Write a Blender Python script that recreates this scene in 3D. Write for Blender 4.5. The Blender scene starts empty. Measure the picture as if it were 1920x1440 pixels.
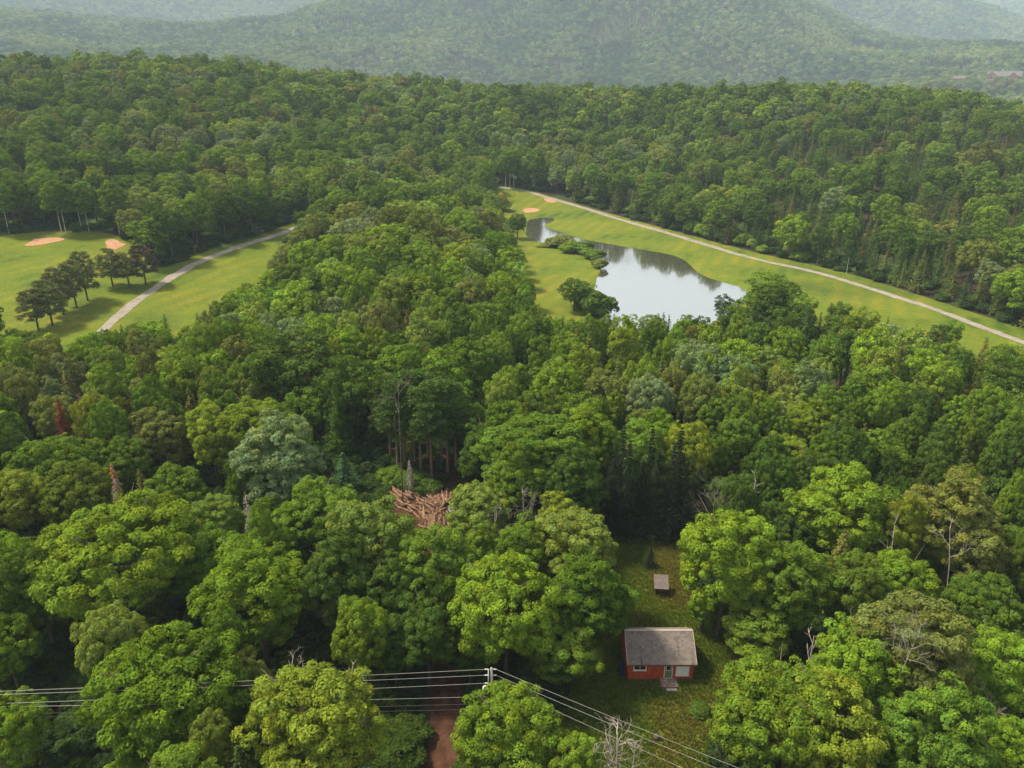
import bpy, bmesh, math, random, re
import numpy as np
from mathutils import Vector, geometry
R_ = math.radians
scene = bpy.context.scene
rng = np.random.default_rng(11)
random.seed(5)

# ------------------------------------------------------------------ camera, sky, sun, exposure
CAM_Z, PITCH, FPX = 57.0, R_(21.5), 1400.0          # FPX: focal length in pixels of a 1920 px wide picture
SUN_AZ, SUN_EL = R_(-74), R_(57)                    # azimuth from +Y towards +X
cam_data = bpy.data.cameras.new('camera')
cam_data.sensor_width = 36.0
cam_data.lens = FPX / 1920 * 36.0
cam_data.clip_start, cam_data.clip_end = 0.5, 30000
cam = bpy.data.objects.new('camera', cam_data)
scene.collection.objects.link(cam)
cam.location = (0, 0, CAM_Z)
cam.rotation_euler = (math.pi / 2 - PITCH, 0, 0)
scene.camera = cam

world = bpy.data.worlds.new('World')
scene.world = world
world.use_nodes = True
wn, wl = world.node_tree.nodes, world.node_tree.links
wn.clear()
w_out = wn.new('ShaderNodeOutputWorld'); w_bg = wn.new('ShaderNodeBackground'); w_sky = wn.new('ShaderNodeTexSky'); w_hs = wn.new('ShaderNodeHueSaturation')
w_sky.sky_type = 'NISHITA'; w_sky.sun_disc = False
w_sky.sun_elevation = SUN_EL; w_sky.sun_rotation = SUN_AZ
w_sky.air_density = 1.0; w_sky.dust_density = 0.8; w_sky.ozone_density = 1.0; w_sky.altitude = 500
w_hs.inputs['Saturation'].default_value = 0.05
w_bg.inputs['Strength'].default_value = 0.145
wl.new(w_sky.outputs[0], w_hs.inputs['Color']); wl.new(w_hs.outputs[0], w_bg.inputs[0]); wl.new(w_bg.outputs[0], w_out.inputs[0])

sun_data = bpy.data.lights.new('sun', 'SUN')
sun_data.energy = 4.2; sun_data.angle = R_(9); sun_data.color = (1.0, 0.88, 0.68)
sun = bpy.data.objects.new('sun', sun_data)
scene.collection.objects.link(sun)
sdir = Vector((math.sin(SUN_AZ) * math.cos(SUN_EL), math.cos(SUN_AZ) * math.cos(SUN_EL), math.sin(SUN_EL)))
sun.rotation_euler = sdir.to_track_quat('Z', 'Y').to_euler()

scene.view_settings.view_transform = 'Standard'; scene.view_settings.look = 'None'
scene.view_settings.exposure = 1.1; scene.view_settings.gamma = 1.0
cy = scene.cycles
scene.render.engine = 'CYCLES'
cy.max_bounces = 5; cy.diffuse_bounces = 2; cy.glossy_bounces = 2; cy.transmission_bounces = 3; cy.volume_bounces = 1; cy.transparent_max_bounces = 4
cy.caustics_reflective = False; cy.caustics_refractive = False
cy.sample_clamp_indirect = 4.0
cy.use_denoising = True; cy.denoiser = 'OPENIMAGEDENOISE'; cy.denoising_input_passes = 'RGB_ALBEDO_NORMAL'; cy.denoising_prefilter = 'NONE'
cy.use_adaptive_sampling = False
cy.volume_step_rate = 10; cy.volume_max_steps = 16

# ------------------------------------------------------------------ geometry of the view (photo pixel <-> place)
cp, sp = math.cos(PITCH), math.sin(PITCH)
def ray(px, py):
    u, v = (px - 960) / FPX, (720 - py) / FPX
    return np.array((u, cp + v * sp, -sp + v * cp))
def at_z(px, py, z=0.0):
    d = ray(px, py); t = (z - CAM_Z) / d[2]
    return float(d[0] * t), float(d[1] * t)
def proj(X, Y, Z):
    dz = Z - CAM_Z
    dep = Y * cp - dz * sp
    return 960 + FPX * X / dep, 720 - FPX * (Y * sp + dz * cp) / dep, dep
def z_at_range(px, py, r):
    d = ray(px, py); return CAM_Z + r * d[2] / math.hypot(d[0], d[1])

# ------------------------------------------------------------------ noise
_T = np.random.default_rng(3).random((256, 256))
def vnoise(x, y):
    x = np.asarray(x, float); y = np.asarray(y, float)
    xi = np.floor(x).astype(int); yi = np.floor(y).astype(int)
    fx = x - xi; fy = y - yi
    fx = fx * fx * (3 - 2 * fx); fy = fy * fy * (3 - 2 * fy)
    a = _T[xi & 255, yi & 255]; b = _T[(xi + 1) & 255, yi & 255]; c = _T[xi & 255, (yi + 1) & 255]; d = _T[(xi + 1) & 255, (yi + 1) & 255]
    return (a * (1 - fx) + b * fx) * (1 - fy) + (c * (1 - fx) + d * fx) * fy
def fbm(x, y, o=4):
    s = 0; a = 0.5
    for k in range(o):
        s = s + a * (vnoise(x * 2 ** k + 17 * k, y * 2 ** k + 31 * k) - 0.5); a *= 0.5
    return s

# ------------------------------------------------------------------ the lie of the land
CANOPY = 12.0
COLS = [-900, -300, 0, 200, 400, 520, 620, 700, 800, 900, 1050, 1200, 1300, 1430, 1500, 1560, 1640, 1750, 1850, 1920, 2400, 3000]
def col(pts):
    xs, ys = zip(*pts); return np.interp(COLS, xs, ys)
crest  = col([(-900, 120), (0, 122), (300, 108), (450, 118), (600, 140), (900, 165), (1200, 180), (1500, 172), (1700, 175), (1800, 190), (1920, 212), (3000, 230)])
foot   = col([(-900, 130), (0, 128), (300, 118), (600, 152), (900, 176), (1200, 186), (1500, 178), (1700, 160), (1920, 160), (3000, 170)])
ridge1 = col([(-900, 60), (0, 30), (200, 52), (400, 56), (520, 38), (620, 14), (700, -2), (800, -16), (900, -45), (1050, -90), (1300, -80), (1430, -16), (1500, 18), (1560, 46), (1640, 76), (1750, 92), (1920, 95), (3000, 110)])
ridge2 = col([(-900, -70), (0, -50), (400, -12), (620, -20), (900, -90), (1300, -130), (1500, -70), (1650, -30), (1780, -4), (1850, 18), (1920, 46), (2400, 90), (3000, 90)])
ridge3 = col([(-900, -120), (400, -70), (900, -120), (1500, -110), (1800, -60), (1920, -40), (3000, -40)])
TH = np.array([math.atan2(ray(c, 150)[0], ray(c, 150)[1]) for c in COLS])
def zcol(r, ys, off=CANOPY):
    return np.array([z_at_range(c, y, r) - off for c, y in zip(COLS, ys)])
zero = np.zeros(len(COLS))
left_up = col([(-900, 8), (300, 8), (560, 5), (760, 0), (1300, 0), (1920, 1), (3000, 2)])
pond_flat = col([(-900, 1), (620, 0.9), (860, 0.25), (1100, 0.2), (1350, 0.6), (1700, 1), (3000, 1)])
zc560 = zcol(560, crest)
stations = [(0, zero), (195, zero), (275, left_up), (345, left_up + (zc560 - left_up) * 0.22 * pond_flat), (440, left_up + (zc560 - left_up) * 0.56 * (0.5 + 0.5 * pond_flat)),
            (560, zc560), (610, zc560 + 1), (720, zc560 - 22), (1100, np.minimum(zc560 - 18, zcol(1100, foot + 30))), (1700, zcol(1700, foot)),
            (2900, zcol(2900, ridge1)), (3400, zcol(2900, ridge1) - 5), (4200, zcol(4200, ridge2)), (5000, zcol(4200, ridge2) - 30), (6800, zcol(6800, ridge3)), (9000, zcol(6800, ridge3) - 100)]
SR = np.array([s[0] for s in stations]); SZ = np.array([s[1] for s in stations])
gth = np.linspace(R_(-75), R_(75), 451)
gr = np.concatenate([np.arange(0, 700, 4.0), np.arange(700, 2000, 12.0), np.arange(2000, 9001, 50.0)])
tmp = np.array([np.interp(gth, TH, SZ[k]) for k in range(len(SR))])
def hermite(rq, rs, v):
    m = np.zeros_like(v)
    sl = (v[1:] - v[:-1]) / (rs[1:] - rs[:-1])[:, None]
    m[1:-1] = np.where(sl[1:] * sl[:-1] > 0, 2 * sl[1:] * sl[:-1] / (sl[1:] + sl[:-1] + 1e-9), 0)
    m[-1] = sl[-1]
    i = np.clip(np.searchsorted(rs, rq, side='right') - 1, 0, len(rs) - 2)
    h = (rs[i + 1] - rs[i]); t = ((rq - rs[i]) / h)[:, None]; h = h[:, None]
    return (2*t**3 - 3*t**2 + 1) * v[i] + (t**3 - 2*t**2 + t) * h * m[i] + (-2*t**3 + 3*t**2) * v[i+1] + (t**3 - t**2) * h * m[i+1]
GZ = hermite(gr, SR, tmp)                                   # [r, theta]
for _ in range(5):
    GZ[:, 1:-1] = 0.25 * GZ[:, :-2] + 0.5 * GZ[:, 1:-1] + 0.25 * GZ[:, 2:]
RX = gr[:, None] * np.sin(gth)[None]; RY = gr[:, None] * np.cos(gth)[None]
GZ = GZ + 9 * np.exp(-((gth[None] + R_(9.3)) / R_(4.6)) ** 2) * (np.clip((gr - 150) / 70, 0, 1) * np.clip((400 - gr) / 90, 0, 1))[:, None]      # the wooded mound between the fairways
wfar = np.clip((gr - 330) / 250, 0, 1)[:, None]; wfar2 = np.clip((gr - 950) / 300, 0, 1)[:, None]
GZ = GZ + wfar * 12 * fbm(RX / 130, RY / 130, 3) + wfar2 * (110 * fbm(RX / 600 + 5, RY / 600, 4) - 75 * (np.abs(fbm(RX / 330 + 9, RY / 560, 3)) - .1))
# level ground for the far lodge
LODGE_R = 1700.0; LODGE_TH = math.atan2(ray(1850, 150)[0], ray(1850, 150)[1])
wl_ = np.exp(-((gr[:, None] - LODGE_R) / 70) ** 4 - ((gth[None] - LODGE_TH) * LODGE_R / 135) ** 4)
GZ = GZ * (1 - wl_) + wl_ * z_at_range(1850, 150, LODGE_R)
def H(X, Y):
    X = np.asarray(X, float); Y = np.asarray(Y, float)
    r = np.hypot(X, Y); th = np.clip(np.arctan2(X, np.maximum(Y, 1e-6)), gth[0], gth[-1] - 1e-9)
    ri = np.clip(np.searchsorted(gr, r, side='right') - 1, 0, len(gr) - 2)
    rf = np.clip((r - gr[ri]) / (gr[ri + 1] - gr[ri]), 0, 1)
    tf = (th - gth[0]) / (gth[1] - gth[0]); ti = np.clip(tf.astype(int), 0, len(gth) - 2); tf = tf - ti
    z = (GZ[ri, ti] * (1 - tf) + GZ[ri, ti + 1] * tf) * (1 - rf) + (GZ[ri + 1, ti] * (1 - tf) + GZ[ri + 1, ti + 1] * tf) * rf
    return np.where(Y <= 0, 0.0, z)
def ground_at(px, py):
    z = 0.0
    for _ in range(40):
        X, Y = at_z(px, py, z); z = 0.5 * z + 0.5 * float(H(X, Y))
    return X, Y

# ------------------------------------------------------------------ helpers
COL = scene.collection
def link(o, parent=None):
    COL.objects.link(o)
    if parent is not None: o.parent = parent
    return o
def mesh_np(name, verts, faces, mats=(), smooth=False, mat_idx=None):
    verts = np.asarray(verts, np.float32).reshape(-1, 3)
    me = bpy.data.meshes.new(name)
    if isinstance(faces, np.ndarray):
        n, k = faces.shape
        me.vertices.add(len(verts)); me.vertices.foreach_set('co', verts.ravel())
        me.loops.add(n * k); me.loops.foreach_set('vertex_index', faces.astype(np.int32).ravel())
        me.polygons.add(n); me.polygons.foreach_set('loop_start', np.arange(0, n * k, k, dtype=np.int32))
        if mat_idx is not None: me.polygons.foreach_set('material_index', np.asarray(mat_idx, np.int32))
        me.update(calc_edges=True)
    else:
        me.from_pydata(verts.tolist(), [], faces); me.update()
        if mat_idx is not None: me.polygons.foreach_set('material_index', np.asarray(mat_idx, np.int32))
    for m in mats: me.materials.append(m)
    me.polygons.foreach_set('use_smooth', np.full(len(me.polygons), smooth))
    return me
def obj(name, me, parent=None, loc=None, rot=None):
    o = bpy.data.objects.new(name, me)
    if loc is not None: o.location = loc
    if rot is not None: o.rotation_euler = rot
    return link(o, parent)
def empty(name, loc=(0, 0, 0), rz=0.0):
    o = bpy.data.objects.new(name, None); o.location = loc; o.rotation_euler = (0, 0, rz); o.empty_display_size = 0.5
    return link(o)
def tag(o, label=None, cat=None, group=None, kind=None):
    if label: o['label'] = label
    if cat: o['category'] = cat
    if group: o['group'] = group
    if kind: o['kind'] = kind
    return o
class MB:
    """collects boxes and tubes into one mesh"""
    def __init__(s): s.v = []; s.f = []
    def add(s, v, f):
        n = len(s.v); s.v += [tuple(map(float, p)) for p in v]; s.f += [[n + i for i in q] for q in f]; return s
    def box(s, x0, x1, y0, y1, z0, z1):
        return s.add([(x0,y0,z0),(x1,y0,z0),(x1,y1,z0),(x0,y1,z0),(x0,y0,z1),(x1,y0,z1),(x1,y1,z1),(x0,y1,z1)],
                     [(0,3,2,1),(4,5,6,7),(0,1,5,4),(1,2,6,5),(2,3,7,6),(3,0,4,7)])
    def tube(s, pts, rads, n=6, cap=True):
        pts = [Vector(p) for p in pts]; vs = []; up = Vector((0.31, 0.17, 0.93))
        for i, p in enumerate(pts):
            d = (pts[min(i + 1, len(pts) - 1)] - pts[max(i - 1, 0)]).normalized()
            a = d.cross(up)
            if a.length < 1e-3: a = d.cross(Vector((1, 0, 0)))
            a.normalize(); b = d.cross(a)
            vs += [p + (a * math.cos(2*math.pi*k/n) + b * math.sin(2*math.pi*k/n)) * rads[i] for k in range(n)]
        fs = [(i*n+k, i*n+(k+1) % n, (i+1)*n+(k+1) % n, (i+1)*n+k) for i in range(len(pts) - 1) for k in range(n)]
        if cap: fs += [tuple(range(n))[::-1], tuple((len(pts) - 1) * n + k for k in range(n))]
        return s.add(vs, fs)
    def mesh(s, name, mat, smooth=False): return mesh_np(name, s.v, s.f, [mat], smooth)
    def build(s, name, mat, parent=None, smooth=False, loc=None, rot=None): return obj(name, s.mesh(name, mat, smooth), parent, loc, rot)

# ------------------------------------------------------------------ materials
def material(name):
    m = bpy.data.materials.new(name); m.use_nodes = True
    nt = m.node_tree; nt.nodes.clear()
    out = nt.nodes.new('ShaderNodeOutputMaterial')
    return m, nt, nt.nodes, nt.links, out
def N(nt, t, **kw):
    n = nt.nodes.new(t)
    for k, v in kw.items(): setattr(n, k, v)
    return n
def ramp(nt, stops, src=None, interp='LINEAR'):
    n = nt.nodes.new('ShaderNodeValToRGB'); e = n.color_ramp.elements; n.color_ramp.interpolation = interp
    while len(e) < len(stops): e.new(0.5)
    for el, (p, c) in zip(e, stops): el.position = p; el.color = (*c, 1) if len(c) == 3 else c
    if src is not None: nt.links.new(src, n.inputs[0])
    return n
def noise_fac(nt, scale, detail=4, rough=0.6, vec=None, dims='3D'):
    n = N(nt, 'ShaderNodeTexNoise'); n.inputs['Scale'].default_value = scale; n.inputs['Detail'].default_value = detail; n.inputs['Roughness'].default_value = rough
    if vec is not None: nt.links.new(vec, n.inputs['Vector'])
    return n.outputs['Fac']
def mixc(nt, a, b, f, mode='MIX'):
    n = N(nt, 'ShaderNodeMix', data_type='RGBA', blend_type=mode)
    for s, v in ((0, f), (6, a), (7, b)):
        if isinstance(v, (int, float)): n.inputs[s].default_value = v
        elif isinstance(v, tuple): n.inputs[s].default_value = (*v, 1)
        else: nt.links.new(v, n.inputs[s])
    return n.outputs[2]
def principled(name, color, rough=0.8, spec=0.3, metallic=0.0, bump=None, bump_d=0.02):
    m, nt, nd, lk, out = material(name)
    b = N(nt, 'ShaderNodeBsdfPrincipled')
    if isinstance(color, tuple): b.inputs['Base Color'].default_value = (*color, 1)
    else: lk.new(color(nt), b.inputs['Base Color'])
    b.inputs['Roughness'].default_value = rough; b.inputs['Specular IOR Level'].default_value = spec; b.inputs['Metallic'].default_value = metallic
    if bump:
        bn = N(nt, 'ShaderNodeBump'); bn.inputs['Distance'].default_value = bump_d; bn.inputs['Strength'].default_value = 0.8
        lk.new(bump(nt), bn.inputs['Height']); lk.new(bn.outputs[0], b.inputs['Normal'])
    lk.new(b.outputs[0], out.inputs[0])
    return m
def wpos(nt): return N(nt, 'ShaderNodeNewGeometry').outputs['Position']
def opos(nt): return N(nt, 'ShaderNodeTexCoord').outputs['Object']

def leaf_material(name, trans, gloss, vary):
    m, nt, nd, lk, out = material(name)
    at = N(nt, 'ShaderNodeAttribute', attribute_type='INSTANCER', attribute_name='tint')
    va = N(nt, 'ShaderNodeAttribute', attribute_type='GEOMETRY', attribute_name='vary')
    vm = N(nt, 'ShaderNodeVectorMath', operation='MULTIPLY'); lk.new(at.outputs['Color'], vm.inputs[0]); lk.new(va.outputs['Vector'], vm.inputs[1])
    d = N(nt, 'ShaderNodeBsdfDiffuse'); lk.new(vm.outputs[0], d.inputs['Color'])
    t = N(nt, 'ShaderNodeBsdfTranslucent'); tc = mixc(nt, vm.outputs[0], (1.5, 1.35, 0.5), 1.0, 'MULTIPLY'); lk.new(tc, t.inputs['Color'])
    mx = N(nt, 'ShaderNodeMixShader'); mx.inputs[0].default_value = trans; lk.new(d.outputs[0], mx.inputs[1]); lk.new(t.outputs[0], mx.inputs[2])
    lk.new(mx.outputs[0], out.inputs[0])
    return m
def mixf(nt, src, lo, hi):
    mr = N(nt, 'ShaderNodeMapRange'); mr.inputs['From Min'].default_value = lo; mr.inputs['From Max'].default_value = hi
    nt.links.new(src, mr.inputs['Value']); return mr.outputs[0]
M = {}
M['leaf'] = leaf_material('broad_leaves', 0.27, 0.045, 0.35)
M['needle'] = leaf_material('needles', 0.15, 0.03, 0.35)
M['bark'] = principled('bark', lambda nt: ramp(nt, [(0.3, (0.045, 0.035, 0.027)), (0.7, (0.13, 0.105, 0.085))], noise_fac(nt, 5, 5, 0.7, opos(nt))).outputs[0], 0.9, 0.1, bump=lambda nt: noise_fac(nt, 9, 4, 0.7, opos(nt)), bump_d=0.05)
M['birch_bark'] = principled('birch_bark', lambda nt: ramp(nt, [(0.34, (0.08, 0.07, 0.06)), (0.45, (0.33, 0.31, 0.27)), (0.8, (0.42, 0.4, 0.36))], noise_fac(nt, 2.6, 4, 0.6, opos(nt))).outputs[0], 0.8, 0.2)
M['pine_bark'] = principled('pine_bark', lambda nt: ramp(nt, [(0.3, (0.12, 0.08, 0.06)), (0.7, (0.27, 0.18, 0.14))], noise_fac(nt, 4, 5, 0.7, opos(nt))).outputs[0], 0.9, 0.1)
M['dead_wood'] = principled('dead_wood', lambda nt: ramp(nt, [(0.3, (0.17, 0.145, 0.12)), (0.7, (0.38, 0.335, 0.285))], noise_fac(nt, 3, 4, 0.6, opos(nt))).outputs[0], 0.85, 0.1)
M['grey_wood'] = principled('grey_wood', lambda nt: ramp(nt, [(0.3, (0.09, 0.075, 0.06)), (0.7, (0.2, 0.175, 0.145))], noise_fac(nt, 3, 4, 0.6, opos(nt))).outputs[0], 0.85, 0.1)
M['log'] = principled('log_bark', lambda nt: ramp(nt, [(0.3, (0.09, 0.05, 0.034)), (0.5, (0.2, 0.125, 0.085)), (0.62, (0.3, 0.16, 0.085)), (0.76, (0.42, 0.31, 0.23))], noise_fac(nt, 2.4, 4, 0.65, wpos(nt))).outputs[0], 0.85, 0.1)
M['log_end'] = principled('log_end', (0.62, 0.47, 0.33), 0.9, 0.1)
def floor_col(nt):
    p = wpos(nt)
    a = ramp(nt, [(0.3, (0.018, 0.014, 0.009)), (0.6, (0.04, 0.03, 0.016)), (0.8, (0.03, 0.042, 0.012))], noise_fac(nt, 0.25, 6, 0.7, p)).outputs[0]
    return mixc(nt, a, (0.045, 0.075, 0.02), mixf(nt, noise_fac(nt, 0.03, 3, 0.6, p), 0.45, 0.62))
M['floor'] = principled('forest_floor', floor_col, 0.95, 0.1, bump=lambda nt: noise_fac(nt, 2.0, 5, 0.7, wpos(nt)), bump_d=0.3)
def fairway_col(nt):
    p = wpos(nt)
    g = ramp(nt, [(0.38, (0.045, 0.08, 0.009)), (0.46, (0.095, 0.125, 0.010)), (0.55, (0.14, 0.148, 0.013)), (0.68, (0.168, 0.145, 0.018))], noise_fac(nt, 0.035, 6, 0.66, p)).outputs[0]
    # mowing bands, gently bent
    mp = N(nt, 'ShaderNodeMapping'); mp.inputs['Rotation'].default_value = (0, 0, R_(24)); nt.links.new(p, mp.inputs[0])
    wv = N(nt, 'ShaderNodeTexWave', wave_type='BANDS'); wv.inputs['Scale'].default_value = 0.055; wv.inputs['Distortion'].default_value = 5; wv.inputs['Detail Scale'].default_value = 0.25
    nt.links.new(mp.outputs[0], wv.inputs['Vector'])
    g = mixc(nt, g, (0.095, 0.13, 0.012), mixf(nt, wv.outputs['Fac'], 0.0, 1.15))
    g = mixc(nt, g, (0.04, 0.07, 0.012), mixf(nt, noise_fac(nt, 0.014, 3, 0.6, p), 0.56, 0.75))
    fine = noise_fac(nt, 1.1, 5, 0.75, p)
    return mixc(nt, g, ramp(nt, [(0.3, (0.55, 0.55, 0.55)), (0.7, (1.3, 1.3, 1.3))], fine).outputs[0], 0.7, 'MULTIPLY')
M['fairway'] = principled('fairway_grass', fairway_col, 0.95, 0.08, bump=lambda nt: noise_fac(nt, 1.5, 4, 0.7, wpos(nt)), bump_d=0.08)
def lawn_col(nt):
    p = wpos(nt)
    g = ramp(nt, [(0.3, (0.08, 0.12, 0.015)), (0.52, (0.135, 0.16, 0.022)), (0.7, (0.2, 0.16, 0.038))], noise_fac(nt, 0.16, 5, 0.65, p)).outputs[0]
    return mixc(nt, g, ramp(nt, [(0.3, (0.5, 0.5, 0.5)), (0.7, (1.35, 1.35, 1.35))], noise_fac(nt, 3.5, 5, 0.75, p)).outputs[0], 0.7, 'MULTIPLY')
M['lawn'] = principled('rough_lawn', lawn_col, 0.95, 0.05, bump=lambda nt: noise_fac(nt, 5, 4, 0.7, wpos(nt)), bump_d=0.1)
M['sand'] = principled('bunker_sand', lambda nt: ramp(nt, [(0.3, (0.27, 0.14, 0.075)), (0.7, (0.42, 0.25, 0.155))], noise_fac(nt, 0.7, 5, 0.7, wpos(nt))).outputs[0], 0.95, 0.05)
M['path'] = principled('path_gravel', lambda nt: ramp(nt, [(0.3, (0.13, 0.115, 0.09)), (0.55, (0.25, 0.22, 0.185)), (0.75, (0.31, 0.275, 0.235))], noise_fac(nt, 0.35, 7, 0.8, wpos(nt))).outputs[0], 0.95, 0.1)
M['soil'] = principled('track_soil', lambda nt: ramp(nt, [(0.3, (0.035, 0.017, 0.011)), (0.55, (0.075, 0.037, 0.023)), (0.8, (0.13, 0.072, 0.048))], noise_fac(nt, 0.8, 6, 0.7, wpos(nt))).outputs[0], 0.95, 0.05, bump=lambda nt: noise_fac(nt, 3, 5, 0.7, wpos(nt)), bump_d=0.12)
M['needles_floor'] = principled('needle_litter', lambda nt: ramp(nt, [(0.3, (0.025, 0.012, 0.008)), (0.7, (0.075, 0.033, 0.018))], noise_fac(nt, 0.9, 5, 0.7, wpos(nt))).outputs[0], 0.95, 0.05)
def water():
    m, nt, nd, lk, out = material('pond_water')
    b = N(nt, 'ShaderNodeBsdfPrincipled'); b.inputs['Base Color'].default_value = (0.05, 0.05, 0.035, 1); b.inputs['Roughness'].default_value = 0.07; b.inputs['IOR'].default_value = 6.0
    bn = N(nt, 'ShaderNodeBump'); bn.inputs['Distance'].default_value = 0.012; bn.inputs['Strength'].default_value = 0.12
    mp = N(nt, 'ShaderNodeMapping'); mp.inputs['Scale'].default_value = (0.5, 1.2, 1); lk.new(wpos(nt), mp.inputs[0])
    lk.new(noise_fac(nt, 0.9, 3, 0.5, mp.outputs[0]), bn.inputs['Height']); lk.new(bn.outputs[0], b.inputs['Normal'])
    lk.new(b.outputs[0], out.inputs[0]); return m
M['water'] = water()
M['lily'] = principled('lily_pads', lambda nt: ramp(nt, [(0.3, (0.05, 0.06, 0.02)), (0.7, (0.13, 0.13, 0.05))], noise_fac(nt, 0.8, 2, 0.5, wpos(nt))).outputs[0], 0.6, 0.3)

# ------------------------------------------------------------------ outlines (traced on the ground)
def ground_poly(pts, n=1):
    w = [ground_at(*p) for p in pts]; out = []
    for i, a in enumerate(w):
        b = w[(i + 1) % len(w)]
        out += [(a[0] + (b[0] - a[0]) * k / n, a[1] + (b[1] - a[1]) * k / n) for k in range(n)]
    return np.array(out)
def smooth_closed(P, it=2):
    for _ in range(it):
        Q = np.roll(P, -1, 0); P = np.stack([0.75 * P + 0.25 * Q, 0.25 * P + 0.75 * Q], 1).reshape(-1, 2)
    return P
def inside(P, X, Y):
    X = np.asarray(X, float); Y = np.asarray(Y, float); c = np.zeros(X.shape, bool)
    for (x1, y1), (x2, y2) in zip(P, np.roll(P, -1, 0)):
        if y1 == y2: continue
        c ^= ((y1 > Y) != (y2 > Y)) & (X < (x2 - x1) * (Y - y1) / (y2 - y1) + x1)
    return c
def dist_edge(P, X, Y):
    X = np.asarray(X, float); Y = np.asarray(Y, float); d = np.full(X.shape, 1e9)
    for (x1, y1), (x2, y2) in zip(P, np.roll(P, -1, 0)):
        dx, dy = x2 - x1, y2 - y1; L = dx * dx + dy * dy + 1e-9
        t = np.clip(((X - x1) * dx + (Y - y1) * dy) / L, 0, 1)
        d = np.minimum(d, np.hypot(X - x1 - t * dx, Y - y1 - t * dy))
    return d
FAIR_L = smooth_closed(ground_poly([(-400, 490), (-150, 460), (0, 441), (120, 432), (225, 438), (262, 470), (300, 512), (360, 478), (470, 446), (560, 412), (604, 398), (588, 430), (548, 445), (515, 490), (505, 525), (450, 565), (405, 610), (300, 645), (150, 665), (0, 660), (-400, 720)]))
FAIR_R = smooth_closed(ground_poly([(905, 372), (930, 352), (965, 350), (1040, 370), (1130, 396), (1250, 430), (1320, 448), (1400, 470), (1500, 492), (1600, 515), (1750, 562), (1920, 618), (2250, 725), (2250, 820), (1920, 705), (1750, 660), (1550, 615), (1400, 625), (1200, 650), (1050, 645), (985, 610), (972, 540), (935, 450), (915, 400)]))
POND = smooth_closed(ground_poly([(986, 412), (1002, 409), (1020, 406), (1042, 408), (1041, 415), (1022, 421), (1032, 428), (1064, 437), (1082, 445), (1107, 450), (1139, 455), (1170, 461), (1200, 466), (1258, 475), (1288, 487), (1305, 504), (1322, 517), (1360, 529), (1398, 538), (1408, 556), (1380, 592), (1300, 618), (1200, 622), (1140, 612), (1116, 584), (1110, 550), (1114, 522), (1126, 500), (1122, 486), (1106, 472), (1086, 466), (1050, 460), (1020, 456), (1000, 452), (982, 442), (984, 428)]), 2)
LAWN = smooth_closed(ground_poly([(1125, 1002), (1200, 1006), (1290, 1020), (1305, 1090), (1310, 1150), (1410, 1195), (1440, 1290), (1370, 1350), (1350, 1440), (1340, 1640), (1000, 1640), (1010, 1440), (1040, 1340), (1065, 1250), (1130, 1200), (1140, 1110), (1110, 1040)]))
LOGGED = smooth_closed(ground_poly([(680, 905), (725, 862), (800, 845), (872, 850), (890, 930), (860, 1010), (780, 1030), (715, 980)]))
NEEDLES = smooth_closed(ground_poly([(722, 884), (742, 862), (800, 850), (862, 858), (872, 890), (850, 912), (790, 910)]))
BUNKERS = [([(41, 462), (62, 452), (64, 448), (85, 447), (110, 446), (123, 448), (118, 452), (95, 456), (70, 461)], 'long tan sand bunker at back of the left green'),
           ([(196, 454), (205, 449), (219, 450), (226, 456), (238, 458), (232, 462), (222, 466), (208, 472), (197, 471), (201, 462)], 'kidney shaped tan sand bunker beside the pine row'),
           ([(979, 395), (985, 391), (1000, 390), (1014, 394), (1005, 398), (985, 400)], 'oval orange sand bunker nearest the thin pond arm'),
           ([(1018, 372), (1030, 373), (1046, 379), (1036, 381), (1024, 379)], 'orange sand bunker touching the path at head of the fairway')]
PATH_L = [(170, 645), (200, 612), (225, 590), (260, 562), (300, 535), (330, 516), (370, 493), (420, 473), (480, 453), (530, 438), (570, 421), (600, 404)]
PATH_R = [(935, 351), (985, 358), (1020, 369), (1060, 380), (1110, 395), (1185, 419), (1260, 440), (1310, 455), (1360, 471), (1435, 491), (1510, 506), (1585, 527), (1660, 551), (1760, 583), (1835, 613), (1920, 643), (2150, 730)]
TRACK = [(800, 985), (822, 1060), (832, 1130), (826, 1200), (828, 1250), (836, 1300), (840, 1345), (836, 1390), (826, 1440), (812, 1500), (790, 1600)]

def pond_dip(X, Y):
    return np.where(inside(POND, X, Y), np.clip(dist_edge(POND, X, Y) * 0.35, 0, 1.4), 0.0)

# ------------------------------------------------------------------ ground sheet
def build_ground():
    th = np.concatenate([np.arange(-180, -40, 6.0), np.arange(-40, 40.01, 0.6), np.arange(46, 175, 6.0)])
    rr = np.concatenate([np.array([0.5, 15, 30]), np.arange(40, 400, 4.0), np.arange(400, 800, 10.0), np.arange(800, 2000, 20.0), np.arange(2000, 9001, 60.0)])
    t = np.radians(th); X = rr[:, None] * np.sin(t)[None]; Y = rr[:, None] * np.cos(t)[None]
    Z = H(X, Y)
    Z = Z - 1.9 * inside(POND, X, Y) - 0.03
    n, k = X.shape
    i, j = np.meshgrid(np.arange(n - 1), np.arange(k), indexing='ij')
    a = i * k + j; b = i * k + (j + 1) % k
    faces = np.stack([a, b, b + k, a + k], -1).reshape(-1, 4)[:, ::-1]
    me = mesh_np('ground', np.stack([X, Y, Z], -1).reshape(-1, 3), np.ascontiguousarray(faces), [M['floor']], True)
    return tag(obj('ground', me), kind='structure')
build_ground()
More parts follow.
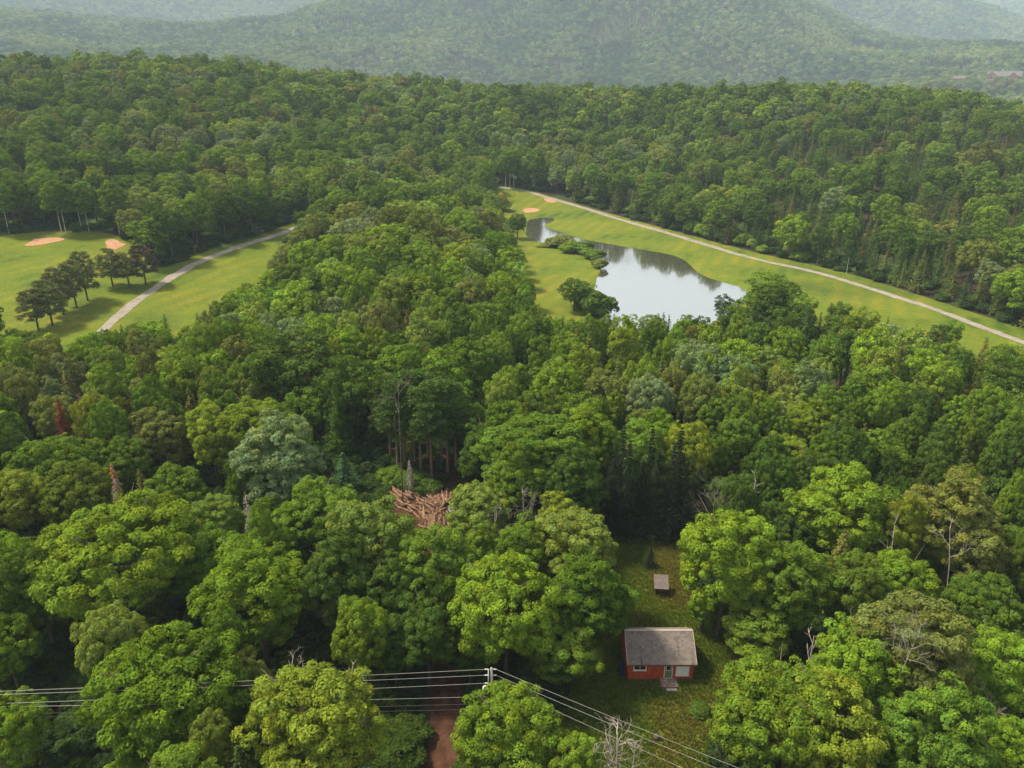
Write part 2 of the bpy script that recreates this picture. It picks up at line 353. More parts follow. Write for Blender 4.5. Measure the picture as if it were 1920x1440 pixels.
def sheet(name, P, mat, off, step=4.0, dip=False, kind='structure', zfun=None):
    x0, y0 = P.min(0); x1, y1 = P.max(0)
    gx, gy = np.meshgrid(np.arange(x0, x1, step), np.arange(y0, y1, step))
    gx = gx.ravel() + rng.uniform(-.2, .2, gx.size) * step; gy = gy.ravel() + rng.uniform(-.2, .2, gy.size) * step
    keep = inside(P, gx, gy) & (dist_edge(P, gx, gy) > 0.3 * step)
    if dip:
        keep &= ~(dist_edge(POND, gx, gy) < 0.8)
    pts = [Vector(p) for p in P] + [Vector(p) for p in zip(gx[keep], gy[keep])]
    edges = [(i, (i + 1) % len(P)) for i in range(len(P))]
    if dip:
        b = len(pts); pts += [Vector(p) for p in POND]; edges += [(b + i, b + (i + 1) % len(POND)) for i in range(len(POND))]
    vs, es, fs, *_ = geometry.delaunay_2d_cdt(pts, edges, [], 1, 1e-5)
    V = np.array([(v[0], v[1]) for v in vs]); Z = H(V[:, 0], V[:, 1]) + off
    if dip: Z = Z - pond_dip(V[:, 0], V[:, 1])
    if zfun: Z = Z + zfun(V[:, 0], V[:, 1])
    o = obj(name, mesh_np(name, np.column_stack([V, Z]), [list(f) for f in fs], [mat], True))
    return tag(o, kind=kind)
tag(sheet('fairway', FAIR_L, M['fairway'], 0.10, 5.0))
sheet('fairway', FAIR_R, M['fairway'], 0.10, 4.0, dip=True)
pc = POND.mean(0)
water_o = sheet('pond_water', pc + (POND - pc) * 1.01, M['water'], -0.12, 12.0); water_o.name = 'water'
sheet('lawn', LAWN, M['lawn'], 0.02, 2.0, zfun=lambda x, y: 0.12 * fbm(x / 3, y / 3, 3))
sheet('clearing_ground', LOGGED, M['soil'], 0.04, 1.5, zfun=lambda x, y: 0.3 * fbm(x / 2, y / 2, 3) + .05)
sheet('needle_litter_ground', NEEDLES, M['needles_floor'], 0.28, 2.0)
for pts, lab in BUNKERS:
    P = smooth_closed(ground_poly(pts), 1); c = P.mean(0)
    o = sheet('sand_bunker', P, M['sand'], 0.16, 1.6, kind='structure', zfun=lambda x, y, P=P: -0.0 * x)
    o['label'] = lab
def ribbon(name, px, width, mat, off, rows=(-.5, -.25, 0, .25, .5), dz=None, step=2.0):
    w = np.array([ground_at(*p) for p in px])
    for _ in range(2):
        w = np.concatenate([w[:1], np.stack([.75*w[:-1]+.25*w[1:], .25*w[:-1]+.75*w[1:]], 1).reshape(-1, 2), w[-1:]])
    s = np.concatenate([[0], np.cumsum(np.hypot(*np.diff(w, axis=0).T))]); q = np.arange(0, s[-1], step)
    w = np.stack([np.interp(q, s, w[:, 0]), np.interp(q, s, w[:, 1])], 1)
    d = np.gradient(w, axis=0); d /= np.linalg.norm(d, axis=1)[:, None]; nrm = np.stack([-d[:, 1], d[:, 0]], 1)
    V = []; k = len(rows)
    for i, r in enumerate(rows):
        wob = 0.24 * width * (2 * fbm(w[:, 0] / 3 + r * 9, w[:, 1] / 3, 3)) if abs(r) > .45 else 0
        P = w + nrm * ((r * width) + wob)[:, None] if abs(r) > .45 else w + nrm * r * width
        z = H(P[:, 0], P[:, 1]) + off + (dz[i] if dz else 0)
        V.append(np.column_stack([P, z]))
    V = np.stack(V, 1).reshape(-1, 3); n = len(w)
    i, j = np.meshgrid(np.arange(n - 1), np.arange(k - 1), indexing='ij'); a = (i * k + j).ravel()
    f = np.stack([a, a + k, a + k + 1, a + 1], -1)
    o = obj(name, mesh_np(name, V, np.ascontiguousarray(f), [mat], True))
    tag(o, kind='structure'); return w
PL = ribbon('cart_path', PATH_L, 2.9, M['path'], 0.17)
PR = ribbon('cart_path', PATH_R, 2.6, M['path'], 0.17)
TR = ribbon('dirt_track', TRACK, 3.4, M['soil'], 0.12, rows=(-.5, -.36, -.25, -.14, 0, .14, .25, .36, .5), dz=(-.04, .03, -.09, .04, .1, .04, -.09, .03, -.04), step=1.0)

# ------------------------------------------------------------------ tree prototypes
UP = np.array((0, 0, 1.0))
def unit(v): return v / (np.linalg.norm(v, axis=-1, keepdims=True) + 1e-9)
def quads(c, n, size, asp, g):
    t = unit(np.cross(n, unit(g.normal(size=c.shape)))); b = np.cross(n, t)
    s = size[:, None]; a = asp * s
    v = np.stack([c - t * s, c + b * a, c + t * s, c - b * a], 1).reshape(-1, 3)
    return v, np.arange(len(v)).reshape(-1, 4)
def fib(n, g):
    i = np.arange(n) + 0.5; z = 1 - 2 * i / n; ph = i * 2.399963 + g.random() * 6
    r = np.sqrt(1 - z * z); return np.stack([r * np.cos(ph), r * np.sin(ph), z], 1)
SHAPES = dict(maple=(5.0, 13.5, 8.2, 5.3, -0.72, 16, 0.34), oval=(3.6, 15.0, 9.0, 6.0, -0.8, 8, 0.3), spread=(6.0, 13.0, 8.7, 4.3, -0.55, 20, 0.38),
              lumpy=(4.8, 14.0, 8.5, 5.5, -0.7, 9, 0.48), birch=(3.0, 15.0, 9.4, 5.3, -0.85, 7, 0.35), shrub=(1.7, 2.8, 1.2, 1.4, -0.25, 5, 0.3), ash=(4.3, 15.0, 9.2, 5.8, -0.7, 11, 0.45))
def vary_attr(me, leaf_vary):
    """colour differences between leaf sprays and between single leaves"""
    a = me.attributes.new('vary', 'FLOAT_VECTOR', 'POINT'); a.data.foreach_set('vector', np.repeat(leaf_vary, 4, 0).astype(np.float32).ravel())
def leaf_vary(g, k, n_groups, amt=0.16, leaf=0.24):
    b = 1 + g.normal(0, amt, n_groups); w = np.clip(g.normal(0, .5, n_groups), -.6, 1.6)
    grp = b[:, None] * np.stack([1 + .15 * w, 1 + .05 * w, 1 - .15 * w], 1)
    return np.clip(grp[k] * (1 + g.uniform(-leaf, leaf, (len(k), 1))), .3, 1.9)
def broad_crown(shape, lod, seed):
    Rr, Ht, zc, rz, cut, nl, amp = SHAPES[shape]
    g = np.random.default_rng(seed)
    S = np.array((Rr, Rr, rz))
    if lod == 3 or shape == 'shrub':
        npf, pr, nlf, ls = {0: (150, .5, 70, .12), 1: (110, .55, 34, .19), 3: (30, 1.8, 10, 1.1)}[lod]
        d = fib(int(npf * 1.35), g); d = unit(d + g.normal(size=d.shape) * 0.10); d = d[d[:, 2] > cut]
        lobes = unit(g.normal(size=(8, 3)) + np.array((0, 0, 0.35))); ang = np.arccos(np.clip(d @ lobes.T, -1, 1))
        f = (1 - amp) + amp * 1.3 * np.exp(-(ang / .4) ** 2).max(1) + g.uniform(-.05, .05, len(d))
        pcs = d * f[:, None] * S; pn = unit(d / S)
    else:
        pr, nlf, ls = {0: (.60, 105, .125), 1: (.80, 46, .215), 2: (1.15, 24, .42)}[lod]
        if shape in ('birch', 'ash'): pr *= .88; ls *= .92
        lr = {'maple': .36, 'oval': .42, 'spread': .30, 'lumpy': .44, 'birch': .42, 'ash': .28}[shape] * Rr
        n = int({'maple': 24, 'oval': 20, 'spread': 30, 'lumpy': 17, 'birch': 16, 'ash': 36}[shape] * 1.3)
        ld = fib(n, g); ld = unit(ld + g.normal(size=ld.shape) * .22); ld = ld[ld[:, 2] > cut]; n = len(ld)
        rl = lr * g.uniform(.55, 1.42, n); lf = g.uniform(1 - .75 * amp - .12, 1.02, n)
        lc = ld * np.maximum(S * lf[:, None] - (rl * .85)[:, None], .1)
        low = np.clip(-lc[:, 2] / rz, 0, 1); lc[:, :2] *= (1 - .2 * low)[:, None]
        P, Q = [], []
        for i in range(n):
            m = max(5, int(4 * rl[i] ** 2 / pr ** 2 * .95)); e = fib(m, g); e = unit(e + g.normal(size=e.shape) * .18)
            ax = unit(ld[i] * .8 + UP * .55); e = e[e @ ax > -.30]
            p = lc[i] + e * (rl[i] * (g.uniform(.80, 1.06, len(e)) + (g.random(len(e)) < .14) * g.uniform(.1, .42, len(e))))[:, None] * np.array((1, 1, .88))
            dd = np.linalg.norm(p[:, None] - lc[None], axis=2) / rl[None]; dd[:, i] = 9
            ok = dd.min(1) > .78; P.append(p[ok]); Q.append(e[ok])
        core = unit(g.normal(size=(max(10, n // 2), 3))) * S * g.uniform(.15, .5, (max(10, n // 2), 1)); P.append(core); Q.append(unit(core))
        pcs = np.concatenate(P); pn = np.concatenate(Q)
    pcs = pcs + np.array((0, 0, zc)); npf = len(pcs)
    prs = pr * g.uniform(0.5, 1.35, npf)
    k = np.repeat(np.arange(npf), np.maximum(3, (nlf * (prs / pr) ** 2).astype(int)))
    axis = unit(pn[k] * 0.75 + UP * 0.7)
    e = unit(unit(g.normal(size=(len(k), 3))) + 0.8 * axis)
    c = pcs[k] + e * (prs[k] * g.uniform(0.62, 1.10, len(k)) ** 0.6)[:, None] * np.array((1.1, 1.1, 0.8))
    n = unit(e + UP * 0.25 + g.normal(size=e.shape) * 0.34)
    v, fc = quads(c, n, ls * g.uniform(0.65, 1.4, len(k)), 0.62, g)
    return v, fc, leaf_vary(g, k, npf)
def broad_trunk(shape, seed, lod, bark_r=0.26):
    Rr, Ht, zc, rz, cut, nl, amp = SHAPES[shape]; g = np.random.default_rng(seed + 900)
    mb = MB(); n = 7 if lod < 2 else 4
    top = zc + rz * 0.45; lean = g.normal(0, .25, 2)
    pts = [(lean[0] * t * t, lean[1] * t * t, top * t - 0.4) for t in (0, .04, .3, .6, 1)]
    mb.tube(pts, [bark_r * q for q in (1.6, 1.15, .9, .6, .15)], n)
    if lod < 2:
        for i in range(9):
            z0 = zc - rz * 0.7 + i * rz * 0.13; a = i * 2.4 + g.random(); L = Rr * g.uniform(.55, .8)
            p0 = Vector((0, 0, z0)); p1 = p0 + Vector((math.cos(a) * L * .5, math.sin(a) * L * .5, L * .35)); p2 = p0 + Vector((math.cos(a) * L, math.sin(a) * L, L * .85))
            mb.tube([p0, p1, p2], [bark_r * .42, bark_r * .28, bark_r * .08], 5)
    return mb
def spruce_crown(Ht, Rb, lod, seed, sparse=1.0, base=0.08):
    g = np.random.default_rng(seed)
    nw, nb, ns, ls = {0: (34, 15, 14, 0.2), 1: (26, 12, 10, 0.27), 2: (14, 9, 6, 0.5), 3: (8, 6, 2, 1.2)}[lod]
    C = []; Nn = []; S = []
    for w in range(nw):
        t = (w + g.uniform(-.2, .2)) / nw; z = Ht * (base + (0.985 - base) * t); Rw = Rb * (1 - t) ** 0.85 * g.uniform(.82, 1.12) + 0.12
        for b in range(max(4, int(nb * (1 - 0.5 * t)))):
            a = g.uniform(0, 6.283); L = Rw * g.uniform(.65, 1.12)
            if g.random() > sparse: continue
            q = (np.arange(ns) + g.random(ns)) / ns
            x = q * L; dz = -0.33 * x + 0.10 * x * x / max(L, .3) + 0.12
            jit = g.normal(size=(ns, 3)) * 0.10 * (0.4 + q[:, None]) * min(2, L)
            C.append(np.stack([np.cos(a) * x, np.sin(a) * x, z + dz], 1) + jit)
            Nn.append(np.tile([-math.cos(a) * 0.1 + 0.25 * math.cos(a), 0.25 * math.sin(a), 1.0], (ns, 1)) + g.normal(size=(ns, 3)) * 0.45)
            S.append(ls * (1.25 - 0.5 * q) * (0.55 + 0.45 * (1 - t)) * g.uniform(.8, 1.25, ns))
    c = np.concatenate(C); n = unit(np.concatenate(Nn)); s = np.concatenate(S)
    return quads(c, n, s, 0.5, g)
def pine_crown(Ht, Rb, lod, seed, base=0.27):
    g = np.random.default_rng(seed); npf, nlf, ls = {0: (100, 80, 0.24), 1: (100, 60, 0.28), 2: (26, 14, 0.7)}[lod]
    t = g.random(npf) ** 0.8; z = Ht * (base + (1 - base) * t); a = g.uniform(0, 6.28, npf)
    rad = Rb * (0.35 + 0.65 * np.sin(np.pi * np.clip(0.25 + 0.75 * t, 0, 1)) ** 0.8) * np.sqrt(g.uniform(.15, 1, npf))
    pcs = np.stack([np.cos(a) * rad, np.sin(a) * rad, z], 1); k = np.repeat(np.arange(npf), nlf)
    e = unit(unit(g.normal(size=(len(k), 3))) + np.array((0, 0, .45)))
    c = pcs[k] + e * g.uniform(.25, .95, len(k))[:, None] * np.array((.95, .95, .5))
    n = unit(np.cross(e, g.normal(size=e.shape)) + 0.3 * UP)
    return quads(c, n, ls * g.uniform(.7, 1.3, len(k)), 0.32, g)
def straight_trunk(Ht, r, n=6, stubs=0, seed=0):
    mb = MB(); g = np.random.default_rng(seed + 77)
    mb.tube([(0, 0, -.4), (0, 0, .5), (0.05, 0, Ht * .5), (0, 0.05, Ht * .97)], [r * 1.35, r, r * .72, r * .1], n)
    for i in range(stubs):
        z = Ht * g.uniform(.12, .7); a = g.uniform(0, 6.28); L = g.uniform(.3, 1.1)
        mb.tube([(0, 0, z), (math.cos(a) * L, math.sin(a) * L, z - .1)], [.04, .012], 4)
    return mb
def needle_vary(me, v, seed):
    g = np.random.default_rng(seed); vary_attr(me, np.clip(g.normal(1, .2, (len(v) // 4, 1)), .4, 1.7) * np.ones((1, 3)))
PROTO = {}          # key -> (crown mesh, trunk mesh, R, H, zc)
def proto(kind, lod, var):
    key = (kind, lod, var)
    if key in PROTO: return PROTO[key]
    seed = (hash_(kind) + var * 131 + lod * 17) % 100000
    if kind in SHAPES:
        v, f, lv = broad_crown(kind, lod, hash_(kind) + var * 131); Rr, Ht, zc, rz = SHAPES[kind][:4]
        bark = M['birch_bark'] if kind == 'birch' else M['bark']
        tm = broad_trunk(kind, seed, lod, 0.12 if kind == 'birch' else 0.26).mesh('trunk', bark, True)
        cm = mesh_np('crown', v, f, [M['leaf']]); vary_attr(cm, lv)
    elif kind == 'spruce':
        Rr, Ht, zc = 2.9, 14.0, 6.2
        v, f = spruce_crown(Ht, Rr, lod, seed); cm = mesh_np('crown', v, f, [M['needle']]); needle_vary(cm, v, seed)
        tm = straight_trunk(Ht, 0.2, 5).mesh('trunk', M['bark'], True)
    elif kind == 'pine':
        Rr, Ht, zc = 3.1, 12.0, 8.0
        v, f = pine_crown(Ht, Rr, lod, seed); cm = mesh_np('crown', v, f, [M['needle']]); needle_vary(cm, v, seed)
        tm = straight_trunk(Ht, 0.2, 7, 10, seed).mesh('trunk', M['bark'], True)
    elif kind == 'redpine':
        Rr, Ht, zc = 2.6, 19.0, 14.5
        v, f = pine_crown(Ht, Rr, lod, seed, 0.42); cm = mesh_np('crown', v, f, [M['needle']]); needle_vary(cm, v, seed)
        tm = straight_trunk(Ht, 0.22, 7, 26, seed).mesh('trunk', M['pine_bark'], True)
    PROTO[key] = (cm, tm, Rr, Ht, zc)
    return PROTO[key]
def hash_(s):
    h = 7
    for ch in s: h = (h * 31 + ord(ch)) % 99991
    return h
DIM = {k: (v[0], v[1], v[2]) for k, v in SHAPES.items()}
DIM['spruce'] = (2.9, 14.0, 6.2); DIM['pine'] = (3.1, 12.0, 8.0); DIM['redpine'] = (2.6, 19.0, 14.5)
TINT = dict(mid=(0.096, 0.157, 0.018), bright=(0.134, 0.210, 0.018), light=(0.152, 0.214, 0.034), dark=(0.058, 0.100, 0.016), olive=(0.130, 0.154, 0.034), yellow=(0.17, 0.21, 0.024),
            blue=(0.055, 0.115, 0.052), pale=(0.135, 0.185, 0.070), conifer=(0.042, 0.068, 0.022), pine=(0.145, 0.162, 0.058), lime=(0.16, 0.225, 0.022), gold=(0.32, 0.26, 0.05), rust=(0.17, 0.062, 0.026), orange=(0.36, 0.115, 0.03))
TINT_WORD = dict(mid='mid green', bright='bright green', light='light green', dark='dark green', olive='olive green', yellow='yellowish', blue='bluish green', pale='pale grey-green', conifer='green', pine='dark', lime='lime green')

# ------------------------------------------------------------------ where trees may not hide what is seen
MASKS = []
def mask(pts, ylim=1e9):
    P = np.array(pts, float); gx, gy = np.meshgrid(np.arange(2, 1920, 4.0), np.arange(2, 1440, 4.0))
    MASKS.append((inside(P, gx, gy), ylim))
mask([(-5, 446), (115, 436), (228, 441), (243, 470), (300, 516), (360, 482), (470, 450), (562, 416), (568, 424), (540, 440), (508, 480), (498, 515), (440, 548), (398, 562), (392, 588), (340, 600), (250, 606), (200, 618), (130, 625), (20, 612), (-5, 612)])
mask([(932, 358), (1040, 376), (1250, 436), (1400, 474), (1560, 520), (1750, 580), (1925, 638), (1925, 650), (1800, 648), (1790, 625), (1690, 612), (1640, 592), (1560, 562), (1505, 548), (1480, 525), (1440, 525), (1400, 548), (1370, 582), (1345, 580), (1335, 592), (1210, 592), (1140, 588), (1060, 602), (1010, 582), (1002, 520), (985, 470), (955, 440), (942, 390)])
mask([(1140, 1015), (1195, 1012), (1285, 1028), (1280, 1060), (1268, 1110), (1290, 1160), (1350, 1190), (1385, 1225), (1390, 1262), (1330, 1320), (1312, 1400), (1290, 1445), (1190, 1445), (1120, 1365), (1085, 1300), (1112, 1270), (1172, 1240), (1180, 1180), (1170, 1100), (1146, 1040)])
mask([(765, 1262), (885, 1258), (895, 1310), (872, 1345), (862, 1445), (792, 1445), (808, 1350), (780, 1310)])
mask([(730, 905), (848, 925), (852, 985), (818, 998), (765, 962), (728, 945)])
mask([(610, 760), (690, 750), (735, 815), (865, 810), (865, 925), (735, 915), (690, 890), (600, 860)], 101.5)
mask([(1130, 890), (1290, 900), (1285, 1012), (1130, 1012)], 90)
mask([(560, 1250), (930, 1244), (1400, 1445), (1170, 1445), (925, 1325), (560, 1335)], 60)
mask([(-5, 1255), (190, 1255), (205, 1445), (70, 1445), (60, 1400), (-5, 1300)], 64)
mask([(545, 1175), (615, 1175), (640, 1245), (545, 1245)], 64)
mask([(700, 1320), (800, 1320), (800, 1445), (720, 1445)], 64)
mask([(1735, 118), (1925, 118), (1925, 152), (1735, 152)], 1120)
def hidden_share(cx, cyy, a, b, Y):
    x0, x1 = int(max(0, (cx - a) // 4)), int(min(480, (cx + a) // 4 + 1)); y0, y1 = int(max(0, (cyy - b) // 4)), int(min(360, (cyy + b) // 4 + 1))
    if x1 <= x0 or y1 <= y0: return 0.0
    gx, gy = np.meshgrid(np.arange(x0, x1) * 4 + 2.0, np.arange(y0, y1) * 4 + 2.0)
    e = ((gx - cx) / a) ** 2 + ((gy - cyy) / b) ** 2 <= 1
    n = e.sum()
    if n == 0: return 0.0
    hit = np.zeros_like(e)
    for m, yl in MASKS:
        if Y < yl: hit |= m[y0:y1, x0:x1]
    return (hit & e).sum() / n

TREES = []
def tree_rec(kind, X, Y, sx, sz, tint, label=None, cat='tree', group=None, var=None, name=None):
    z = float(H(X, Y)); Rr, Ht, zc = DIM[kind]
    rz = SHAPES[kind][3] if kind in SHAPES else Ht * 0.42
    cx, cyy, dep = proj(X, Y, z + zc * sz)
    if isinstance(tint, str): tw = tint; t = np.array(TINT[tint])
    else: tw, t = tint[0], np.array(tint[1])
    j = rng.normal(0, 0.035, 3); t = np.clip(t * (1 + j + rng.normal(0, 0.10)), 0.006, 0.9)
    d = dict(kind=kind, X=X, Y=Y, z=z, sx=sx, sz=sz, tint=t, tw=tw, label=label, cat=cat, group=group, var=int(rng.integers(0, 1000)) if var is None else var,
             rz=float(rng.uniform(0, 6.28)), px=cx, py=cyy, dep=dep, a=Rr * sx * FPX / dep, b=rz * sz * FPX / dep, R=Rr * sx, name=name)
    TREES.append(d); return d
def hero(cx, cyy, w, kind, tint, label, h=None, **kw):
    Rr, Ht, zc = DIM[kind]; sz = (h / Ht) if h else 1.0; z = 0.0
    for _ in range(8):
        X, Y = at_z(cx, cyy, z + zc * sz); z = float(H(X, Y)); dep = proj(X, Y, z + zc * sz)[2]
        sx = (w / 2) * dep / FPX / Rr
        if h is None: sz = min(1.3, max(0.62, sx ** 0.65))
    return tree_rec(kind, X, Y, sx, sz, tint, label, **kw)
def based(px, py, kind, h, w, tint, label, **kw):
    X, Y = ground_at(px, py); Rr, Ht, zc = DIM[kind]
    return tree_rec(kind, X, Y, w / 2 / Rr, h / Ht, tint, label, **kw)

HEROES = [
 (320, 1300, 262, 'maple', 'bright', 'large round green maple that hides part of the power lines, yellowish on top'),
 (588, 1370, 240, 'ash', 'yellow', 'yellow-green broken tree with bare grey twigs beneath the power lines'),
 (470, 1295, 110, 'ash', 'olive', 'small olive tree squeezed between round maple and yellow-green broken tree'),
 (950, 1378, 185, 'maple', 'bright', 'bright green maple standing in front of the utility pole'),
 (925, 1468, 120, 'maple', 'mid', 'green treetop at bottom edge just beside the dirt track'),
 (1062, 1446, 130, 'maple', 'bright', 'bright treetop at bottom edge between pole maple and bare dead tree'),
 (1452, 1335, 220, 'maple', 'bright', 'broad bright green maple at the lawn edge facing the cabin door'),
 (1545, 1365, 210, 'maple', 'lime', 'lime tinted maple just behind and beside the broad lawn-edge maple'),
 (1600, 1262, 170, 'ash', 'bright', 'bright feathery tree between lawn-edge maple and olive crown'),
 (1700, 1222, 215, 'ash', 'olive', 'large olive grey crown with a bare twig patch on top'),
 (12, 1215, 115, 'maple', 'bright', 'maple cut by the picture edge above the power lines at far left'),
 (20, 1370, 130, 'maple', 'bright', 'maple cut by the picture edge below the power lines at far left'),
 (682, 1190, 118, 'maple', 'bright', 'small round bright maple standing alone above the dirt track', 12.0),
 (948, 1140, 195, 'maple', 'bright', 'dome shaped bright light green maple above the utility pole', 15.0),
 (1100, 1120, 165, 'ash', 'mid', 'green tree whose branches touch the cabin roof', 14.0),
 (1050, 1215, 150, 'ash', 'mid', 'dark lower tree between dome maple and cabin wall', 9.0),
 (1075, 1035, 150, 'ash', 'light', 'light green feathery tree behind dome maple, beside the shed lawn'),
 (985, 1040, 120, 'ash', 'mid', 'mid green tree directly behind the dome maple'),
 (482, 1110, 215, 'maple', 'bright', 'bright rounded maple below the grey dead spruce'),
 (220, 1035, 300, 'spread', 'bright', 'widest maple crown, spreading at left above the round maple'),
 (375, 1055, 150, 'maple', 'mid', 'mid green crown wedged between widest maple and dead-spruce maple'),
 (75, 1115, 130, 'ash', 'mid', 'green crown at left below the widest maple'),
 (1362, 1050, 180, 'maple', 'bright', 'tall bright green maple on the lawn beside the small shed', 17.0),
 (1418, 1180, 125, 'oval', 'mid', 'dark green undergrowth tree at foot of the tall shed-side maple', 8.0),
 (1322, 1135, 62, 'oval', 'mid', 'low leafy tree overhanging lawn right beside the shed', 6.0),
 (1480, 1100, 150, 'ash', 'mid', 'small-leaved green tree just behind tall shed-side maple'),
 (1470, 1000, 110, 'maple', 'dark', 'dark tree behind tall shed-side maple'),
 (1575, 960, 190, 'maple', 'bright', 'bright double topped maple up-slope of the shed-side maple'),
 (1690, 1098, 128, 'maple', 'bright', 'bright compact maple behind the olive grey crown'),
 (1795, 985, 180, 'ash', 'olive', 'olive birch-like crown with white limbs showing'),
 (1600, 1110, 130, 'ash', 'mid', 'dark leafy tree between small-leaved tree and compact maple'),
 (1840, 1150, 140, 'maple', 'mid', 'mid green crown at right behind the olive grey crown'),
 (1865, 1255, 160, 'maple', 'bright', 'bright layered crown at right edge beside the olive grey crown'),
 (1765, 1395, 190, 'ash', 'mid', 'feathery green tree in the lower right corner'),
 (1895, 1405, 130, 'maple', 'bright', 'bright treetop in the extreme lower right corner'),
 (1665, 1420, 120, 'maple', 'mid', 'green treetop at bottom edge beside lime tinted maple'),
 (600, 968, 150, 'maple', 'mid', 'mid green crown directly left of the log heap'),
 (690, 1020, 165, 'ash', 'light', 'light green small-leaved tree just below the log heap'),
 (640, 1090, 150, 'ash', 'dark', 'dark crown below the light small-leaved tree'),
 (815, 1075, 165, 'ash', 'mid', 'dense green tree below the log heap, above the track'),
 (745, 1120, 120, 'ash', 'dark', 'dark crown over the hidden part of dirt track'),
 (900, 962, 118, 'maple', 'light', 'yellowish round bush tree touching the log heap on its right'),
 (905, 1040, 90, 'ash', 'mid', 'narrow green tree between bush tree and dome maple'),
 (1048, 978, 100, 'lumpy', 'yellow', 'small yellowish tree beside grey snags above the shed lawn'),
 (550, 690, 172, 'maple', 'dark', 'big dark rounded maple at head of the shaded log clearing'),
 (485, 800, 150, 'spread', 'bright', 'bright flat-topped maple left of the shaded clearing'),
 (525, 868, 160, 'ash', 'pale', 'pale small-leaved tree at left rim of the shaded clearing'),
 (395, 815, 84, 'oval', 'lime', 'narrow lime green tree beside the bright flat-topped maple'),
 (235, 872, 88, 'maple', 'mid', 'small round green tree beside the orange dead spruce', 11.0),
 (295, 820, 110, 'lumpy', 'olive', 'olive tree with rusty yellow top right of rust spruce'),
 (95, 880, 140, 'maple', 'mid', 'green crown below the rust coloured spruce'),
 (40, 935, 120, 'maple', 'yellow', 'yellow topped crown at left edge above widest maple'),
 (150, 930, 130, 'maple', 'mid', 'green crown just left of orange dead spruce'),
 (330, 935, 120, 'maple', 'mid', 'green crown just right of orange dead spruce'),
 (405, 985, 100, 'ash', 'light', 'light small-leaved crown left of the grey dead spruce'),
 (1000, 850, 210, 'ash', 'mid', 'tall feathery tree forming right rim of the shaded clearing', 16.0),
 (1095, 830, 130, 'ash', 'bright', 'bright pointed tree behind the tall rim tree', 16.0),
 (960, 905, 120, 'ash', 'mid', 'lower green tree at right rim of the shaded clearing'),
 (1080, 910, 120, 'ash', 'dark', 'dark tree left of the shaded lawn spruces'),
 (1290, 855, 100, 'maple', 'lime', 'yellow-green layered tree above the dark lawn spruces', 15.0),
 (1200, 850, 110, 'ash', 'mid', 'green tree just above the dark lawn spruces', 15.0),
 (830, 725, 130, 'ash', 'mid', 'green crown above the bare red pine trunks', 17.0),
 (755, 705, 110, 'ash', 'mid', 'green crown behind the grey bare treetop', 17.0),
 (880, 690, 110, 'maple', 'mid', 'rounded crown over the right end of pine trunks', 16.0),
 (655, 735, 120, 'maple', 'dark', 'dark crown over the deepest shade of the clearing', 16.0),
 (1450, 552, 100, 'oval', 'mid', 'tall tree leaning over the near right corner of the pond', 15.0),
 (1358, 575, 36, 'oval', 'dark', 'small dark tree alone against near pond shore', 7.5),
 (1078, 545, 62, 'lumpy', 'dark', 'dark round tree on the grassy point beside the pond', 9.5),
 (970, 417, 34, 'oval', 'dark', 'dark tree at the tip of the thin pond arm', 11.0),
 (940, 371, 22, 'lumpy', 'gold', 'yellow leaved willow at far end of the fairway', 9.0),
 (1755, 635, 34, 'oval', 'dark', 'dark small tree against the near side of right fairway', 8.0),
 (1782, 630, 38, 'oval', 'mid', 'green small tree paired with a dark one against right fairway', 9.0),
 (800, 1185, 130, 'ash', 'dark', 'dark leafy crown roofing the upper dirt track', 11.0),
 (738, 1215, 90, 'oval', 'dark', 'shaded crown beside the lone round maple above the track', 9.0),
 (880, 1215, 90, 'oval', 'dark', 'shaded crown beneath the dome maple beside the track', 8.0),
]
for h in HEROES:
    hero(*h[:6], h=h[6] if len(h) > 6 else None)
for x, y, h, w, k, t, lab in [(285, 497, 15, 11, 'ash', 'mid', 'tree at corner of the left green beside kidney shaped bunker'), (325, 488, 17, 11, 'ash', 'dark', 'dark corner tree of the woods beside the left cart path'), (372, 466, 18, 12, 'maple', 'mid', 'rounded tree standing forward beside the left cart path'), (255, 462, 13, 9, 'ash', 'olive', 'olive tree behind the kidney shaped bunker'), (425, 452, 18, 11, 'ash', 'dark', 'dark tree by the bend of the left cart path'), (475, 438, 18, 12, 'maple', 'dark', 'dark rounded tree where left cart path enters the woods')]:
    based(x, y, k, h, w, t, lab)
PINES = [(73, 621, 10.5), (99, 611, 11.5), (120, 591, 12.5), (144, 577, 12.5), (165, 564, 13.5), (212, 538, 10.8), (243, 540, 10.3), (274, 534, 11.5)]
nth = ['first', 'second', 'third', 'fourth', 'fifth', 'sixth', 'seventh', 'eighth', 'ninth', 'tenth', 'eleventh', 'twelfth', 'thirteenth', 'fourteenth', 'fifteenth', 'sixteenth', 'seventeenth', 'eighteenth', 'nineteenth', 'twentieth']
for i, (x, y, h) in enumerate(PINES):
    based(x, y, 'pine', h, 7.6, ('olive', (0.085, 0.075, 0.04)) if i == 7 else 'pine', f'dark pine with bare trunk, {nth[i]} from left in the row on the left fairway', group='row of pines on the left fairway', name='pine_tree')
REDP = [(747, 893, 16), (760, 878, 15), (778, 868, 16), (790, 897, 15), (810, 903, 16.5), (829, 874, 15), (840, 893, 16), (855, 887, 15), (733, 868, 15), (803, 862, 15)]
for i, (x, y, h) in enumerate(REDP):
    order = sorted(REDP).index((x, y, h))
    based(x, y, 'redpine', h, 5.2, ('conifer', (0.07, 0.115, 0.026)), f'tall bare-trunked red pine behind log heap, {nth[order]} trunk from left', group='red pines behind the log heap', name='pine_tree')
BIR = [(17, 440), (116, 440), (124, 440), (154, 437), (167, 436), (225, 445)]
